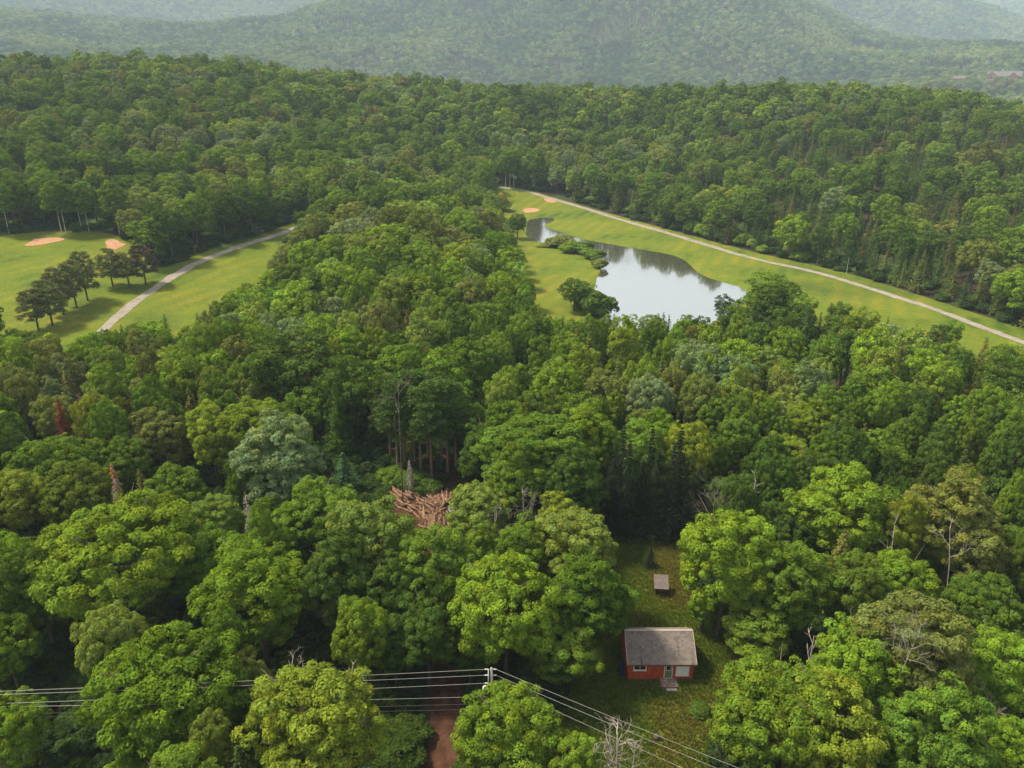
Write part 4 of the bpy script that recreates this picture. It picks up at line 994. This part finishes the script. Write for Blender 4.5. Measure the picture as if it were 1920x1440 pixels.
me = mb.mesh('boulder', principled('boulder_stone', lambda nt: ramp(nt, [(0.3, (.2, .19, .17)), (0.7, (.42, .4, .37))], noise_fac(nt, 3, 4, .6, opos(nt))).outputs[0], .9, .1))
bm = bmesh.new(); bm.from_mesh(me); bmesh.ops.subdivide_edges(bm, edges=bm.edges[:], cuts=4, use_grid_fill=True, smooth=.7)
for v in bm.verts: v.co += Vector(np.random.default_rng(int(v.index)).normal(0, .045, 3))
bm.to_mesh(me); bm.free()
tag(obj('boulder', me, None, (X, Y, float(H(X, Y)) + .1)), 'pale grey boulder between log heap and bush tree', 'boulder')

# ------------------------------------------------------------------ red cabin
def cabin():
    yf = at_z(1237.5, 1272, .25)[1]; dep = proj(0, yf, .25)[2]; W = 121 * dep / FPX; xc = (1237.5 - 960) * dep / FPX
    D, EZ, B = 4.9, 2.30, .25; PH = R_(36); ov, ovs = .38, .18
    run = D / 2 + ov; rise = run * math.tan(PH); zr = EZ + rise
    red = principled('red_boards', lambda nt: mixc(nt, ramp(nt, [(.25, (.26, .04, .016)), (.5, (.44, .075, .03)), (.75, (.54, .13, .05))], noise_fac(nt, 1.6, 5, .7, N_map(nt, (3, 3, .7)))).outputs[0], (.10, .035, .02), mixf(nt, noise_fac(nt, 5, 4, .7, N_map(nt, (4, 4, .5))), .58, .8)), .85, .15)
    white = principled('white_trim', lambda nt: ramp(nt, [(.3, (.55, .52, .46)), (.6, (.78, .75, .69))], noise_fac(nt, 6, 4, .7, opos(nt))).outputs[0], .6, .3)
    glass = principled('window_glass', (.03, .035, .04), .06, .6)
    blind = principled('window_blind', lambda nt: ramp(nt, [(.3, (.7, .68, .63)), (.7, (.82, .8, .75))], noise_fac(nt, 3, 3, .6, opos(nt))).outputs[0], .7, .2)
    green = principled('door_paint', (.17, .18, .085), .6, .3)
    def shingle_col(nt):
        p = opos(nt)
        isl = N(nt, 'ShaderNodeNewGeometry').outputs['Random Per Island']
        a = ramp(nt, [(0, (.13, .108, .097)), (.5, (.165, .14, .125)), (1, (.20, .17, .15))], isl).outputs[0]
        a = mixc(nt, a, (.20, .165, .145), mixf(nt, noise_fac(nt, .8, 4, .6, p), .45, .7))
        mp = N(nt, 'ShaderNodeMapping'); mp.inputs['Scale'].default_value = (2.2, .45, .45); nt.links.new(p, mp.inputs[0])
        a = mixc(nt, a, (.06, .05, .045), mixf(nt, noise_fac(nt, 1.2, 3, .55, mp.outputs[0]), .60, .72))
        return mixc(nt, a, ramp(nt, [(.3, (.75, .75, .75)), (.7, (1.2, 1.2, 1.2))], noise_fac(nt, 22, 3, .7, p)).outputs[0], .8, 'MULTIPLY')
    shingle = principled('roof_shingles', shingle_col, .95, .1)
    stone = principled('step_brick', lambda nt: ramp(nt, [(.35, (.16, .10, .08)), (.5, (.33, .25, .21)), (.7, (.46, .38, .33))], noise_fac(nt, 7, 4, .7, opos(nt)), 'CONSTANT').outputs[0], .9, .1)
    e = tag(empty('cabin', (xc, yf, 0)), 'small red board cabin with grey shingled gable roof on the lawn', 'cabin')
    h = W / 2
    wall = MB()
    wall.box(-h, h, 0, D, B, EZ + .15)
    for s in (-1, 1):
        wall.add([(s*h, 0, EZ + .15), (s*h, D, EZ + .15), (s*h, D / 2, EZ + .15 + D / 2 * math.tan(PH) - .02), (s*(h - .1), 0, EZ + .15), (s*(h - .1), D, EZ + .15), (s*(h - .1), D / 2, EZ + .15 + D / 2 * math.tan(PH) - .02)], [(0, 1, 2), (5, 4, 3), (0, 2, 5, 3), (2, 1, 4, 5)])
    wo = wall.build('wall', red, e)
    sd = MB(); g = np.random.default_rng(4); x = -h
    while x < h:
        w = min(.19 + g.normal(0, .01), h - x)
        if w < .03: break
        sd.box(x + .008, x + w - .008, -.028 - g.random() * .008, -.002, B - .05 - g.random() * .05, EZ - .02); x += w
    y = 0
    while y < D - .05:
        for s in (-1, 1): a, b = sorted((s * (h + .002), s * (h + .03))); sd.box(a, b, y + .008, min(y + .182, D), B - .05, EZ + .1)
        y += .19
    tag(sd.build('siding_boards', red, wo), kind='stuff')
    fnd = MB()
    for px_ in np.linspace(-h + .2, h - .2, 5):
        for py_ in (.15, D - .15): fnd.box(px_ - .14, px_ + .14, py_ - .14, py_ + .14, -.2, B)
    fnd.build('foundation_piers', stone, e)
    # roof
    def slope_pt(side, t, off): # t: 0 at eave, 1 at ridge
        y = (-ov + t * run) if side < 0 else (D + ov - t * run)
        return y, EZ - .02 + t * rise + off
    rf = MB(); rw = h + ovs
    for side in (-1, 1):
        y0, z0 = slope_pt(side, 0, 0); y1, z1 = slope_pt(side, 1, 0)
        rf.add([(-rw, y0, z0), (rw, y0, z0), (rw, y1, z1), (-rw, y1, z1), (-rw, y0, z0 + .12), (rw, y0, z0 + .12), (rw, y1, z1 + .12), (-rw, y1, z1 + .12)], [(0, 3, 2, 1), (4, 5, 6, 7), (0, 1, 5, 4), (1, 2, 6, 5), (3, 0, 4, 7)])
    ro = rf.build('roof', shingle, e)
    sh = MB(); g = np.random.default_rng(9); nc = 17
    for side in (-1, 1):
        for c in range(nc):
            t0, t1 = c / nc - .01, min(1.0, (c + 1.25) / nc); x = -rw - .02 - (c % 2) * .15
            while x < rw:
                w = .31; a, b = max(x, -rw - .02), min(x + w - .012, rw + .02); x += w
                if b - a < .04: continue
                y0, z0 = slope_pt(side, t0, .142 + g.random() * .006); y1, z1 = slope_pt(side, t1, .128)
                sh.add([(a, y0, z0 - .014), (b, y0, z0 - .014), (b, y0, z0), (a, y0, z0), (a, y1, z1), (b, y1, z1)], [(0, 1, 2, 3), (3, 2, 5, 4), (0, 3, 4), (1, 5, 2)])
    tag(sh.build('shingles', shingle, ro), kind='stuff')
    rc = MB(); x = -rw - .02
    while x < rw:
        x2 = min(x + .3, rw + .02); z = zr + .135
        rc.add([(x, D/2 - .14, z - .07), (x2, D/2 - .14, z - .085), (x2, D/2, z + .02), (x, D/2, z + .035), (x, D/2 + .14, z - .07), (x2, D/2 + .14, z - .085)], [(0, 1, 2, 3), (3, 2, 5, 4)]); x += .27
    rc.build('ridge_cap', principled('ridge_shingle', (.38, .33, .29), .9, .1), ro)
    for s in (-1, 1):
        tr = MB()
        for side in (-1, 1):
            y0, z0 = slope_pt(side, -.004, -.04); y1, z1 = slope_pt(side, 1, -.04); a, b = sorted((s * (rw + .022), s * (rw + .055)))
            tr.add([(a, y0, z0), (b, y0, z0), (b, y1, z1), (a, y1, z1), (a, y0, z0 + .2), (b, y0, z0 + .2), (b, y1, z1 + .2), (a, y1, z1 + .2)], [(0, 3, 2, 1), (4, 5, 6, 7), (0, 1, 5, 4), (1, 2, 6, 5), (2, 3, 7, 6), (3, 0, 4, 7)])
        tr.build('rake_trim', principled('rake_paint', (.48, .42, .36), .8, .2), ro)
    MB().box(-rw, rw, -ov - .035, -ov - .005, EZ - .1, EZ + .06).build('fascia', principled('fascia_paint', (.22, .07, .045), .8, .2), ro)
    def window(x0, x1, z0, z1, paned, inner, nm):
        wd = MB().box(x0, x1, -.034, -.03, z0, z1).build('window', inner, e)
        if nm: wd['label'] = nm
        t = .085; fr = MB(); y0, y1 = -.085, -.032
        fr.box(x0 - t, x0, y0, y1, z0 - t, z1 + t); fr.box(x1, x1 + t, y0, y1, z0 - t, z1 + t); fr.box(x0, x1, y0, y1, z1, z1 + t); fr.box(x0 - .001, x1 + .001, y0, y1, z0 - t, z0)
        fr.build('frame', white, wd); MB().box(x0 - t - .04, x1 + t + .04, -.13, -.033, z0 - t - .05, z0 - t - .002).build('sill', white, wd)
        xm = (x0 + x1) / 2
        for a, b in ((x0, xm), (xm, x1)): MB().box(a + .02, b - .02, -.047, -.036, z0, z1).build('pane', glass if inner is dark_in else blindglass, wd)
        MB().box(xm - .03, xm + .03, -.075, -.048, z0, z1).build('mullion', white, wd)
        if paned: MB().box(x0, x1, -.072, -.049, (z0 + z1) / 2 + .1, (z0 + z1) / 2 + .14).build('rail', white, wd)
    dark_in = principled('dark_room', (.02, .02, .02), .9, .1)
    blindglass = blind
    f = lambda q: -h + W * q
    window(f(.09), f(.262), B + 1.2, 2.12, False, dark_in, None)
    window(f(.745), f(.925), B + .52, 2.12, True, blind, 'wide window covered inside by a pale blind')
    x0, x1 = f(.562), f(.672); z0, z1 = B + .12, 2.14
    d = MB().box(x0, x1, -.06, -.03, z0, z1).build('door', green, e)
    fr = MB(); t = .075; fr.box(x0 - t, x0 - .001, -.095, -.03, z0 - t, z1 + t); fr.box(x1 + .001, x1 + t, -.095, -.03, z0 - t, z1 + t); fr.box(x0, x1, -.095, -.03, z1 + .001, z1 + t); fr.box(x0, x1, -.097, -.03, z0 - t, z0 - .001); fr.build('frame', white, d)
    a, b, c2, d2 = x0 + .14, x1 - .14, z0 + 1.02, z1 - .14
    MB().box(a, b, -.068, -.061, c2, d2).build('pane', glass, d)
    pf = MB(); q = .05; pf.box(a - q, a, -.085, -.061, c2 - q, d2 + q); pf.box(b, b + q, -.085, -.061, c2 - q, d2 + q); pf.box(a, b, -.085, -.061, d2, d2 + q); pf.box(a, b, -.085, -.061, c2 - q, c2); pf.build('pane_frame', white, d)
    MB().tube([(x1 - .09, -.062, z0 + .95), (x1 - .09, -.12, z0 + .95)], [.03, .035], 8).build('handle', principled('door_knob', (.5, .42, .25), .3, .5, .8), d)
    st = empty('doorstep', (xc, yf, 0)); tag(st, 'mottled brick doorstep with a low lower step at the cabin door', 'steps')
    sx0, sx1 = f(.50), f(.745); g = np.random.default_rng(2)
    MB().box(sx0, sx1, -1.25, -.04, -.1, .30).build('platform', stone, st)
    for r in range(6):
        x = sx0 - .03
        while x < sx1 - .05:
            w = min(.3, sx1 + .03 - x)
            MB().box(x + .006, x + w - .006, -1.28 + r * .205, -1.28 + r * .205 + .195, .302, .335 + g.random() * .012).build('slab', stone, st); x += w
    MB().box(f(.56), f(.72), -1.62, -1.29, -.05, .16).build('lower_step', principled('step_concrete', lambda nt: ramp(nt, [(.3, (.3, .25, .22)), (.7, (.5, .44, .4))], noise_fac(nt, 6, 4, .6, opos(nt))).outputs[0], .9, .1), st)
    tk = principled('tank_blue', (.012, .02, .05), .6, .3)
    hb = MB(); hb.box(-h - .75, -h - .25, .5, 1.6, 0, .95); o = hb.build('storage_bin', tk, None, False, (xc, yf, 0)); 
    b2 = o.modifiers.new('edge', 'BEVEL'); b2.width = .06; b2.segments = 2
    tag(o, 'dark blue bin against the side wall of the red cabin', 'bin')
def N_map(nt, sc):
    mp = N(nt, 'ShaderNodeMapping'); mp.inputs['Scale'].default_value = sc; nt.links.new(opos(nt), mp.inputs[0]); return mp.outputs[0]
cabin()
def shed():
    X, Y = at_z(1239, 1117, 0); e = tag(empty('shed', (X, Y, 0), R_(-6)), 'tiny brown shed with sloping grey roof on the upper lawn', 'shed')
    wood = principled('shed_boards', lambda nt: ramp(nt, [(.3, (.06, .03, .015)), (.7, (.17, .085, .045))], noise_fac(nt, 4, 4, .7, N_map(nt, (5, 5, .6)))).outputs[0], .9, .1)
    rfm = principled('shed_roof', lambda nt: ramp(nt, [(.3, (.09, .072, .065)), (.7, (.18, .15, .14))], noise_fac(nt, 5, 4, .7, opos(nt))).outputs[0], .9, .1)
    dk = principled('shed_dark', (.012, .01, .008), .9, .05)
    MB().box(-.62, .62, .04, 1.15, .12, 1.25).build('wall', dk, e)
    for i in range(7):
        x = -.66 + i * .19; MB().box(x + .008, x + .182, -.01, .035, .3, 1.12).build('board', wood, e)
    for s in (-.66, .62):
        for y in (-.01, 1.12): MB().box(s, s + .07, y + .04, y + .1, -.1, 1.3).build('post', wood, e)
    roof = MB(); roof.add([(-.85, -.3, 1.12), (.85, -.3, 1.12), (.85, 1.5, 1.85), (-.85, 1.5, 1.85), (-.85, -.3, 1.2), (.85, -.3, 1.2), (.85, 1.5, 1.93), (-.85, 1.5, 1.93)], [(0, 3, 2, 1), (4, 5, 6, 7), (0, 1, 5, 4), (1, 2, 6, 5), (2, 3, 7, 6), (3, 0, 4, 7)])
    ro = roof.build('roof', rfm, e)
    for i in range(9):
        x = -.86 + i * .192
        MB().add([(x, -.34, 1.19), (x + .18, -.34, 1.19), (x + .18, 1.53, 1.945), (x, 1.53, 1.945), (x, -.34, 1.225), (x + .18, -.34, 1.225), (x + .18, 1.53, 1.98), (x, 1.53, 1.98)], [(0, 3, 2, 1), (4, 5, 6, 7), (0, 1, 5, 4), (1, 2, 6, 5), (2, 3, 7, 6), (3, 0, 4, 7)]).build('plank', rfm, ro)
    gb = MB(); gb.add([(-.62, .04, 1.25), (.62, .04, 1.25), (.62, 1.15, 1.25), (-.62, 1.15, 1.25), (-.62, 1.15, 1.69), (.62, 1.15, 1.69)], [(0, 1, 5, 4), (1, 2, 5), (0, 4, 3), (2, 3, 4, 5)]); gb.build('gable', dk, e)
shed()
X, Y = ground_at(1231, 1386)
mb = MB(); g = np.random.default_rng(6)
o = MB().tube([(0, 0, -.1), (.02, 0, .25), (0, .02, .55)], [.34, .27, .22], 9).build('stump', M['bark'], None, True, (X, Y, 0)); tag(o, 'dark stump on the lawn below the cabin near power lines', 'stump')

# ------------------------------------------------------------------ power line
alu = principled('aluminium_cable', (.34, .34, .30), .45, .5, .2)
pole_wood = principled('pole_wood', lambda nt: ramp(nt, [(.3, (.18, .15, .12)), (.7, (.33, .29, .25))], noise_fac(nt, 3, 4, .7, N_map(nt, (5, 5, .6)))).outputs[0], .85, .1)
porcelain = principled('porcelain', (.62, .6, .56), .25, .5); can = principled('transformer_grey', (.55, .56, .57), .4, .4); dkwire = principled('telecom_cable', (.12, .11, .10), .6, .3)
PX_, PY_ = at_z(919, 1254, 11.0); PR_ = math.hypot(PX_, PY_)
zs_ = [z_at_range(919, y, PR_) for y in (1255, 1266, 1281, 1306, 1319, 1329)]
def utility_pole(x, y, label):
    e = tag(empty('utility_pole', (x, y, 0)), label, 'utility pole')
    MB().tube([(.12, 0, -.5), (.12, 0, 6), (.12, 0, zs_[0] + .15)], [.17, .14, .11], 10).build('post', pole_wood, e, True)
    MB().tube([(-.16, 0, zs_[0] + .02), (-.16, 0, zs_[2] - .5)], [.045, .045], 6).build('riser', porcelain, e, True)
    for z in zs_[:3]:
        b = MB().tube([(.12, 0, z - .02), (-.2, 0, z - .02)], [.03, .03], 6).build('bracket', pole_wood, e)
        i1 = MB()
        for k in range(3): i1.tube([(-.22 - k * .09, 0, z), (-.28 - k * .09, 0, z)], [.07, .05], 8)
        i1.build('insulator', porcelain, b, True)
        i2 = MB()
        for k in range(3): i2.tube([(.28 + k * .09, 0, z), (.34 + k * .09, 0, z)], [.07, .05], 8)
        i2.build('insulator', porcelain, b, True)
    zt = zs_[2] - .35
    t = MB().tube([(-.42, -.05, zt - .75), (-.42, -.05, zt - .7), (-.42, -.05, zt - .05), (-.42, -.05, zt)], [.2, .26, .26, .2], 12).build('transformer', can, e, True)
    for s in (-.1, .1): MB().tube([(-.42 + s, -.05, zt), (-.42 + s, -.05, zt + .16)], [.035, .05], 7).build('bushing', porcelain, t, True)
utility_pole(PX_, PY_, 'wooden utility pole with grey transformer where the power lines bend')
def wire(a, b, sag, r, mat, label, name='power_line', n=40):
    a, b = Vector(a), Vector(b); pts = [a.lerp(b, i / n) + Vector((0, 0, -4 * sag * (i / n) * (1 - i / n))) for i in range(n + 1)]
    o = MB().tube(pts, [r] * (n + 1), 5, False).build(name, mat, None, True); tag(o, label, 'cable', 'power lines')
QX, QY = at_z(0, 1292, 10.0); QR = math.hypot(QX, QY)
for i, (yq, nm) in enumerate(((1292, 'top'), (1299, 'second'), (1318, 'third'), (1325, 'fourth'), (1338, 'fifth'), (1346, 'sixth'))):
    zq = z_at_range(0, yq, QR); k = 1.7; s = (.25 if i < 4 else .35)
    b = (PX_ + (QX - PX_) * k, PY_ + (QY - PY_) * k, zs_[i] + (zq - zs_[i]) * k)
    wire((PX_ - (.4 if i < 3 else .05), PY_, zs_[i]), b, s, .013 if i < 4 else .009, alu if i < 4 else dkwire, f'{nm} cable from the top running left from the utility pole')
SX, SY = at_z(1388, 1440, 9.9); SR_ = math.hypot(SX, SY)
for i, (xq, nm) in enumerate(((1388, 'top'), (1346, 'second'), (1282, 'third'), (1180, 'fourth'))):
    zq = [9.9, 9.2, 8.25, 6.6][i]; sx, sy = at_z(xq, 1440, zq); k = 1.9
    zq2 = zq
    b = (PX_ + (sx - PX_) * k, PY_ + (sy - PY_) * k, zs_[i] + (zq2 - zs_[i]) * k)
    wire((PX_ + (.5 if i < 3 else .2), PY_, zs_[i]), b, .2, .013, alu, f'{nm} cable from the top slanting down right from the utility pole')

# ------------------------------------------------------------------ far lodge buildings
lw = principled('lodge_timber', (.30, .15, .085), .8, .2); lr = principled('lodge_roof', (.12, .105, .10), .85, .2); lt = principled('lodge_trim', (.6, .5, .4), .7, .2); lg = principled('lodge_glass', (.05, .06, .07), .15, .5); lst = principled('lodge_stone', (.45, .4, .35), .9, .1)
def lodge_at(px): 
    th = math.atan2(ray(px, 150)[0], ray(px, 150)[1]); return LODGE_R * math.sin(th), LODGE_R * math.cos(th), th
def gable(mbw, mbr, x0, x1, y0, y1, z0, ze, zr, axis='x', ov=.8):
    mbw.box(x0, x1, y0, y1, z0, ze)
    if axis == 'x':
        ym = (y0 + y1) / 2
        mbw.add([(x0, y0, ze), (x0, y1, ze), (x0, ym, zr - .3), (x1, y0, ze), (x1, y1, ze), (x1, ym, zr - .3)], [(0, 2, 1), (3, 4, 5)])
        for yy in (y0 - ov, y1 + ov): mbr.add([(x0 - ov, yy, ze - .3), (x1 + ov, yy, ze - .3), (x1 + ov, ym, zr), (x0 - ov, ym, zr), (x0 - ov, yy, ze + .05), (x1 + ov, yy, ze + .05), (x1 + ov, ym, zr + .4), (x0 - ov, ym, zr + .4)], [(0, 3, 2, 1), (4, 5, 6, 7), (0, 1, 5, 4), (1, 2, 6, 5), (3, 0, 4, 7)])
    else:
        xm = (x0 + x1) / 2
        mbw.add([(x0, y0, ze), (x1, y0, ze), (xm, y0, zr - .3), (x0, y1, ze), (x1, y1, ze), (xm, y1, zr - .3)], [(0, 1, 2), (3, 5, 4)])
        for xx in (x0 - ov, x1 + ov): mbr.add([(xx, y0 - ov, ze - .3), (xx, y1 + ov, ze - .3), (xm, y1 + ov, zr), (xm, y0 - ov, zr), (xx, y0 - ov, ze + .05), (xx, y1 + ov, ze + .05), (xm, y1 + ov, zr + .4), (xm, y0 - ov, zr + .4)], [(0, 3, 2, 1), (4, 5, 6, 7), (0, 1, 5, 4), (1, 2, 6, 5), (3, 0, 4, 7)])
def far_building(px, label, wings, wins, chimney=None):
    X, Y, th = lodge_at(px); z = float(H(X, Y)) - .3; e = tag(empty('lodge_building', (X, Y, z), -th), label, 'building'); e.scale = (1.05,) * 3
    w, r = MB(), MB()
    for q in wings: gable(w, r, *q)
    w.build('wall', lw, e); ro = r.build('roof', lr, e)
    for (x, z0, ww, hh, y) in wins:
        wd = MB().box(x - ww / 2, x + ww / 2, y - .12, y - .05, z0, z0 + hh).build('window', lg, e)
        MB().box(x - ww / 2 - .2, x + ww / 2 + .2, y - .2, y - .13, z0 - .3, z0 - .02).build('sill', lt, wd)
    if chimney: MB().box(*chimney).build('chimney', lst, ro)
far_building(1880, 'large timber lodge with grey gabled roofs below the far mountain', [(-24, 26, 0, 16, -2, 6, 14, 'x', 1), (-25, -11, -6, 4, -2, 7, 13, 'y', 1), (8, 20, -4, 4, -2, 6, 11.5, 'y', 1)],
             [(-21.5, 1.5, 2.2, 3, -6), (-18, 1.5, 2.2, 5, -6), (-14.5, 1.5, 2.2, 3, -6)] + [(x, 1.5, 2, 2.4, 0) for x in (-8, -4.5, -1, 2.5, 6)] + [(11, 1.5, 2, 2.6, -4), (14, 1.5, 2, 4, -4), (17, 1.5, 2, 2.6, -4), (22, 1.5, 2, 2.4, 0), (25, 1.5, 1.4, 2.4, 0)], (-4, -1.5, 9, 11, 8, 17))
far_building(1808, 'long low orange timber building beside the large far lodge', [(-21, 21, 0, 9, -1, 3.2, 6.2, 'x', .9), (13, 20, -3, 3, -1, 3.4, 6.6, 'y', .7)], [(x, .9, 1.8, 1.6, 0) for x in (-18, -14, -10, -6, -2, 2, 6, 10)] + [(16.5, .8, 2.4, 2, -3)])
X, Y, th = lodge_at(1772); z = float(H(X, Y))
o = MB().tube([(0, 0, -.5), (0, 0, 9)], [.2, .15], 6).build('flag_pole', lt, None, True, (lodge_at(1806)[0], lodge_at(1806)[1] - 6, float(H(*lodge_at(1806)[:2])))); tag(o, 'pale flag pole in front of the long orange building', 'pole')
P = np.array([lodge_at(1745)[:2], (lodge_at(1745)[0] - 2, lodge_at(1745)[1] - 26), (lodge_at(1920)[0], lodge_at(1920)[1] - 22), (lodge_at(1940)[0], lodge_at(1940)[1] + 20)])
sheet('lodge_yard', P, principled('yard_gravel', lambda nt: ramp(nt, [(.5, (.10, .13, .04)), (.75, (.26, .24, .2))], noise_fac(nt, .05, 3, .6, wpos(nt))).outputs[0], .95, .05), .3, 8.0)

# ------------------------------------------------------------------ small growth
def tufts():
    vs, fs = [], []; g = np.random.default_rng(8)
    for i in range(9):
        a = g.uniform(0, 6.28); r = g.uniform(0, .12); hgt = g.uniform(.12, .32); b = np.array((math.cos(a) * r, math.sin(a) * r, -.02)); lean = np.array((math.cos(a), math.sin(a), 0)) * hgt * g.uniform(.2, .7); s = np.array((-math.sin(a), math.cos(a), 0)) * .035
        n = len(vs); vs += [b - s, b + s, b + lean + np.array((0, 0, hgt))]; fs.append([n, n + 1, n + 2])
    tu = bpy.data.objects.new('tuft', mesh_np('tuft', np.array(vs), np.array(fs), [M['leaf']])); a = tu.data.attributes.new('vary', 'FLOAT_VECTOR', 'POINT'); a.data.foreach_set('vector', np.repeat(g.uniform(.7, 1.35, (len(fs), 1)) * np.ones((1, 3)), 3, 0).astype(np.float32).ravel())
    x0, y0 = LAWN.min(0); x1, y1 = LAWN.max(0); n = 60000
    P = np.stack([rng.uniform(x0, x1, n), rng.uniform(max(y0, 34), y1, n)], 1); P = P[inside(LAWN, P[:, 0], P[:, 1])]
    cx, cyf = (1237.5 - 960) * 77.7 / FPX, at_z(1237.5, 1272, .25)[1]
    P = P[~((np.abs(P[:, 0] - cx) < 3.4) & (P[:, 1] > cyf + .1) & (P[:, 1] < cyf + 4.8))]; P = P[~((np.abs(P[:, 0] - cx - .8) < 1.0) & (P[:, 1] > cyf - 1.7) & (P[:, 1] < cyf + .2))]
    n = len(P); q = vnoise(P[:, 0] / 5 + 33, P[:, 1] / 5); base = np.where((q + rng.normal(0, .12, n))[:, None] > .62, np.array([(.16, .15, .032)]), np.array([(.105, .155, .02)]))
    scatter('grass', [tu], np.column_stack([P, H(P[:, 0], P[:, 1]) + .05]), np.column_stack([np.zeros((n, 2)), rng.uniform(0, 6.28, n)]), np.repeat(rng.uniform(.6, 1.5, (n, 1)), 3, 1), np.zeros(n), np.clip(base * (1 + rng.normal(0, .15, (n, 1))), .004, 1), 'rough tufted grass on the cabin lawn', 'grass')
tufts()
def undergrowth():
    n = 8500; r = np.sqrt(rng.uniform(36 ** 2, 150 ** 2, n)); th = np.radians(rng.uniform(-41, 41, n)); P = np.stack([r * np.sin(th), r * np.cos(th)], 1)
    x0, y0 = LOGGED.min(0); x1, y1 = LOGGED.max(0); P = np.concatenate([P, np.stack([rng.uniform(x0, x1, 420), rng.uniform(y0, y1, 420)], 1)])
    px = 960 + FPX * P[:, 0] / (P[:, 1] * cp + CAM_Z * sp); py = 720 - FPX * (P[:, 1] * sp - CAM_Z * cp) / (P[:, 1] * cp + CAM_Z * sp)
    heap = (px > 736) & (px < 852) & (py > 906) & (py < 998)
    k = ~inside(LAWN, P[:, 0], P[:, 1]) & ~heap & (~inside(NEEDLES, P[:, 0], P[:, 1]) | (rng.random(len(P)) < .35)) & (np.array([line_dist(TR, *p) for p in P]) > 2.6)
    P = P[k]; s = np.where(inside(LOGGED, P[:, 0], P[:, 1]), rng.uniform(.18, .5, len(P)), rng.uniform(.3, .85, len(P)))
    # dark shrubs added along the woods' margin by the fairways, to imitate shadow
    E = []
    for F, z_ in ((FAIR_L, 1), (FAIR_R, 1)):
        a = F; b = np.roll(F, -1, 0); L = np.hypot(*(b - a).T); m = 1300; i = rng.choice(len(a), m, p=L / L.sum()); q = a[i] + (b - a)[i] * rng.random((m, 1)); nn = np.stack([(b - a)[i][:, 1], -(b - a)[i][:, 0]], 1) / L[i][:, None]
        q = q + nn * (rng.uniform(.5, 16, m) * rng.choice([-1, 1], m))[:, None]; E.append(q)
    E = np.concatenate(E); ok = ~inside(FAIR_L, E[:, 0], E[:, 1]) & ~inside(FAIR_R, E[:, 0], E[:, 1]); E = E[ok]
    E = E[np.array([min(line_dist(PL, *p), line_dist(PR, *p)) for p in E]) > 4.5]
    P = np.concatenate([P, E]); s = np.concatenate([s, rng.uniform(.5, 1.25, len(E))]); n = len(P)
    t = np.array([(.035, .062, .016), (.05, .085, .018), (.03, .05, .018)])[rng.integers(0, 3, n)]
    scatter('undergrowth', [merged_proto('shrub', 1, i) for i in range(3)], np.column_stack([P, H(P[:, 0], P[:, 1]) - .1]), np.column_stack([np.zeros((n, 2)), rng.uniform(0, 6.28, n)]), np.column_stack([s, s, s * rng.uniform(.6, 1, n)]), rng.integers(0, 3, n), t, 'low green undergrowth on the shaded forest floor', 'undergrowth')
undergrowth()
def lilies():
    P = []; g = np.random.default_rng(12)
    for (cx, cyy, sx, sy, n) in ((1003, 425, 9, 4, 110), (1022, 434, 14, 4, 110), (1046, 440, 8, 2.2, 80), (1004, 446, 6, 2, 35), (1072, 446, 7, 2, 40), (1020, 411, 6, .8, 25), (1130, 461, 6, 1.2, 8), (1230, 472, 8, 1, 6)):
        P += [(g.normal(cx, sx), g.normal(cyy, sy)) for _ in range(n)]
    mb = MB()
    for x, y in P:
        X, Y = at_z(x, y, -.1)
        if not inside(POND, [X], [Y])[0]: continue
        r = g.uniform(.3, .95); k = 7; a0 = g.random() * 6
        mb.add([(X + r * math.cos(a0 + 6.283 * i / k) * g.uniform(.8, 1.1), Y + r * 1.2 * math.sin(a0 + 6.283 * i / k), -.09 + g.uniform(0, .02)) for i in range(k)], [tuple(range(k))])
    tag(mb.build('lily_pads', M['lily']), 'floating lily pads in the thin arm of the pond', 'water plants', kind='stuff')
lilies()
# fairway details: flagstick on the right green
X, Y = ground_at(969, 370)
fe = tag(empty('flagstick', (X, Y, float(H(X, Y)) + .1)), 'small flagstick on the green at head of the pond fairway', 'flagstick')
MB().tube([(0, 0, 0), (0, 0, 2.3)], [.03, .03], 5).build('stick', porcelain, fe); MB().box(0, .55, -.01, .01, 1.9, 2.3).build('flag', principled('flag_cloth', (.8, .75, .6), .8, .1), fe)

# ------------------------------------------------------------------ haze
def haze():
    top = float(GZ.max()) + 60; bot = float(min(GZ.min(), -2.5)) - 1.5
    o = MB().box(-9300, 9300, -9300, 9300, bot, top).build('haze', None)
    o.data.materials.clear()
    m, nt, nd, lk, out = material('haze_air'); v = N(nt, 'ShaderNodeVolumePrincipled')
    v.inputs['Color'].default_value = (.66, .83, 1.0, 1); v.inputs['Density'].default_value = 0.00013; v.inputs['Anisotropy'].default_value = 0.0
    lk.new(v.outputs[0], out.inputs['Volume']); o.data.materials.append(m); tag(o, kind='stuff')
haze()
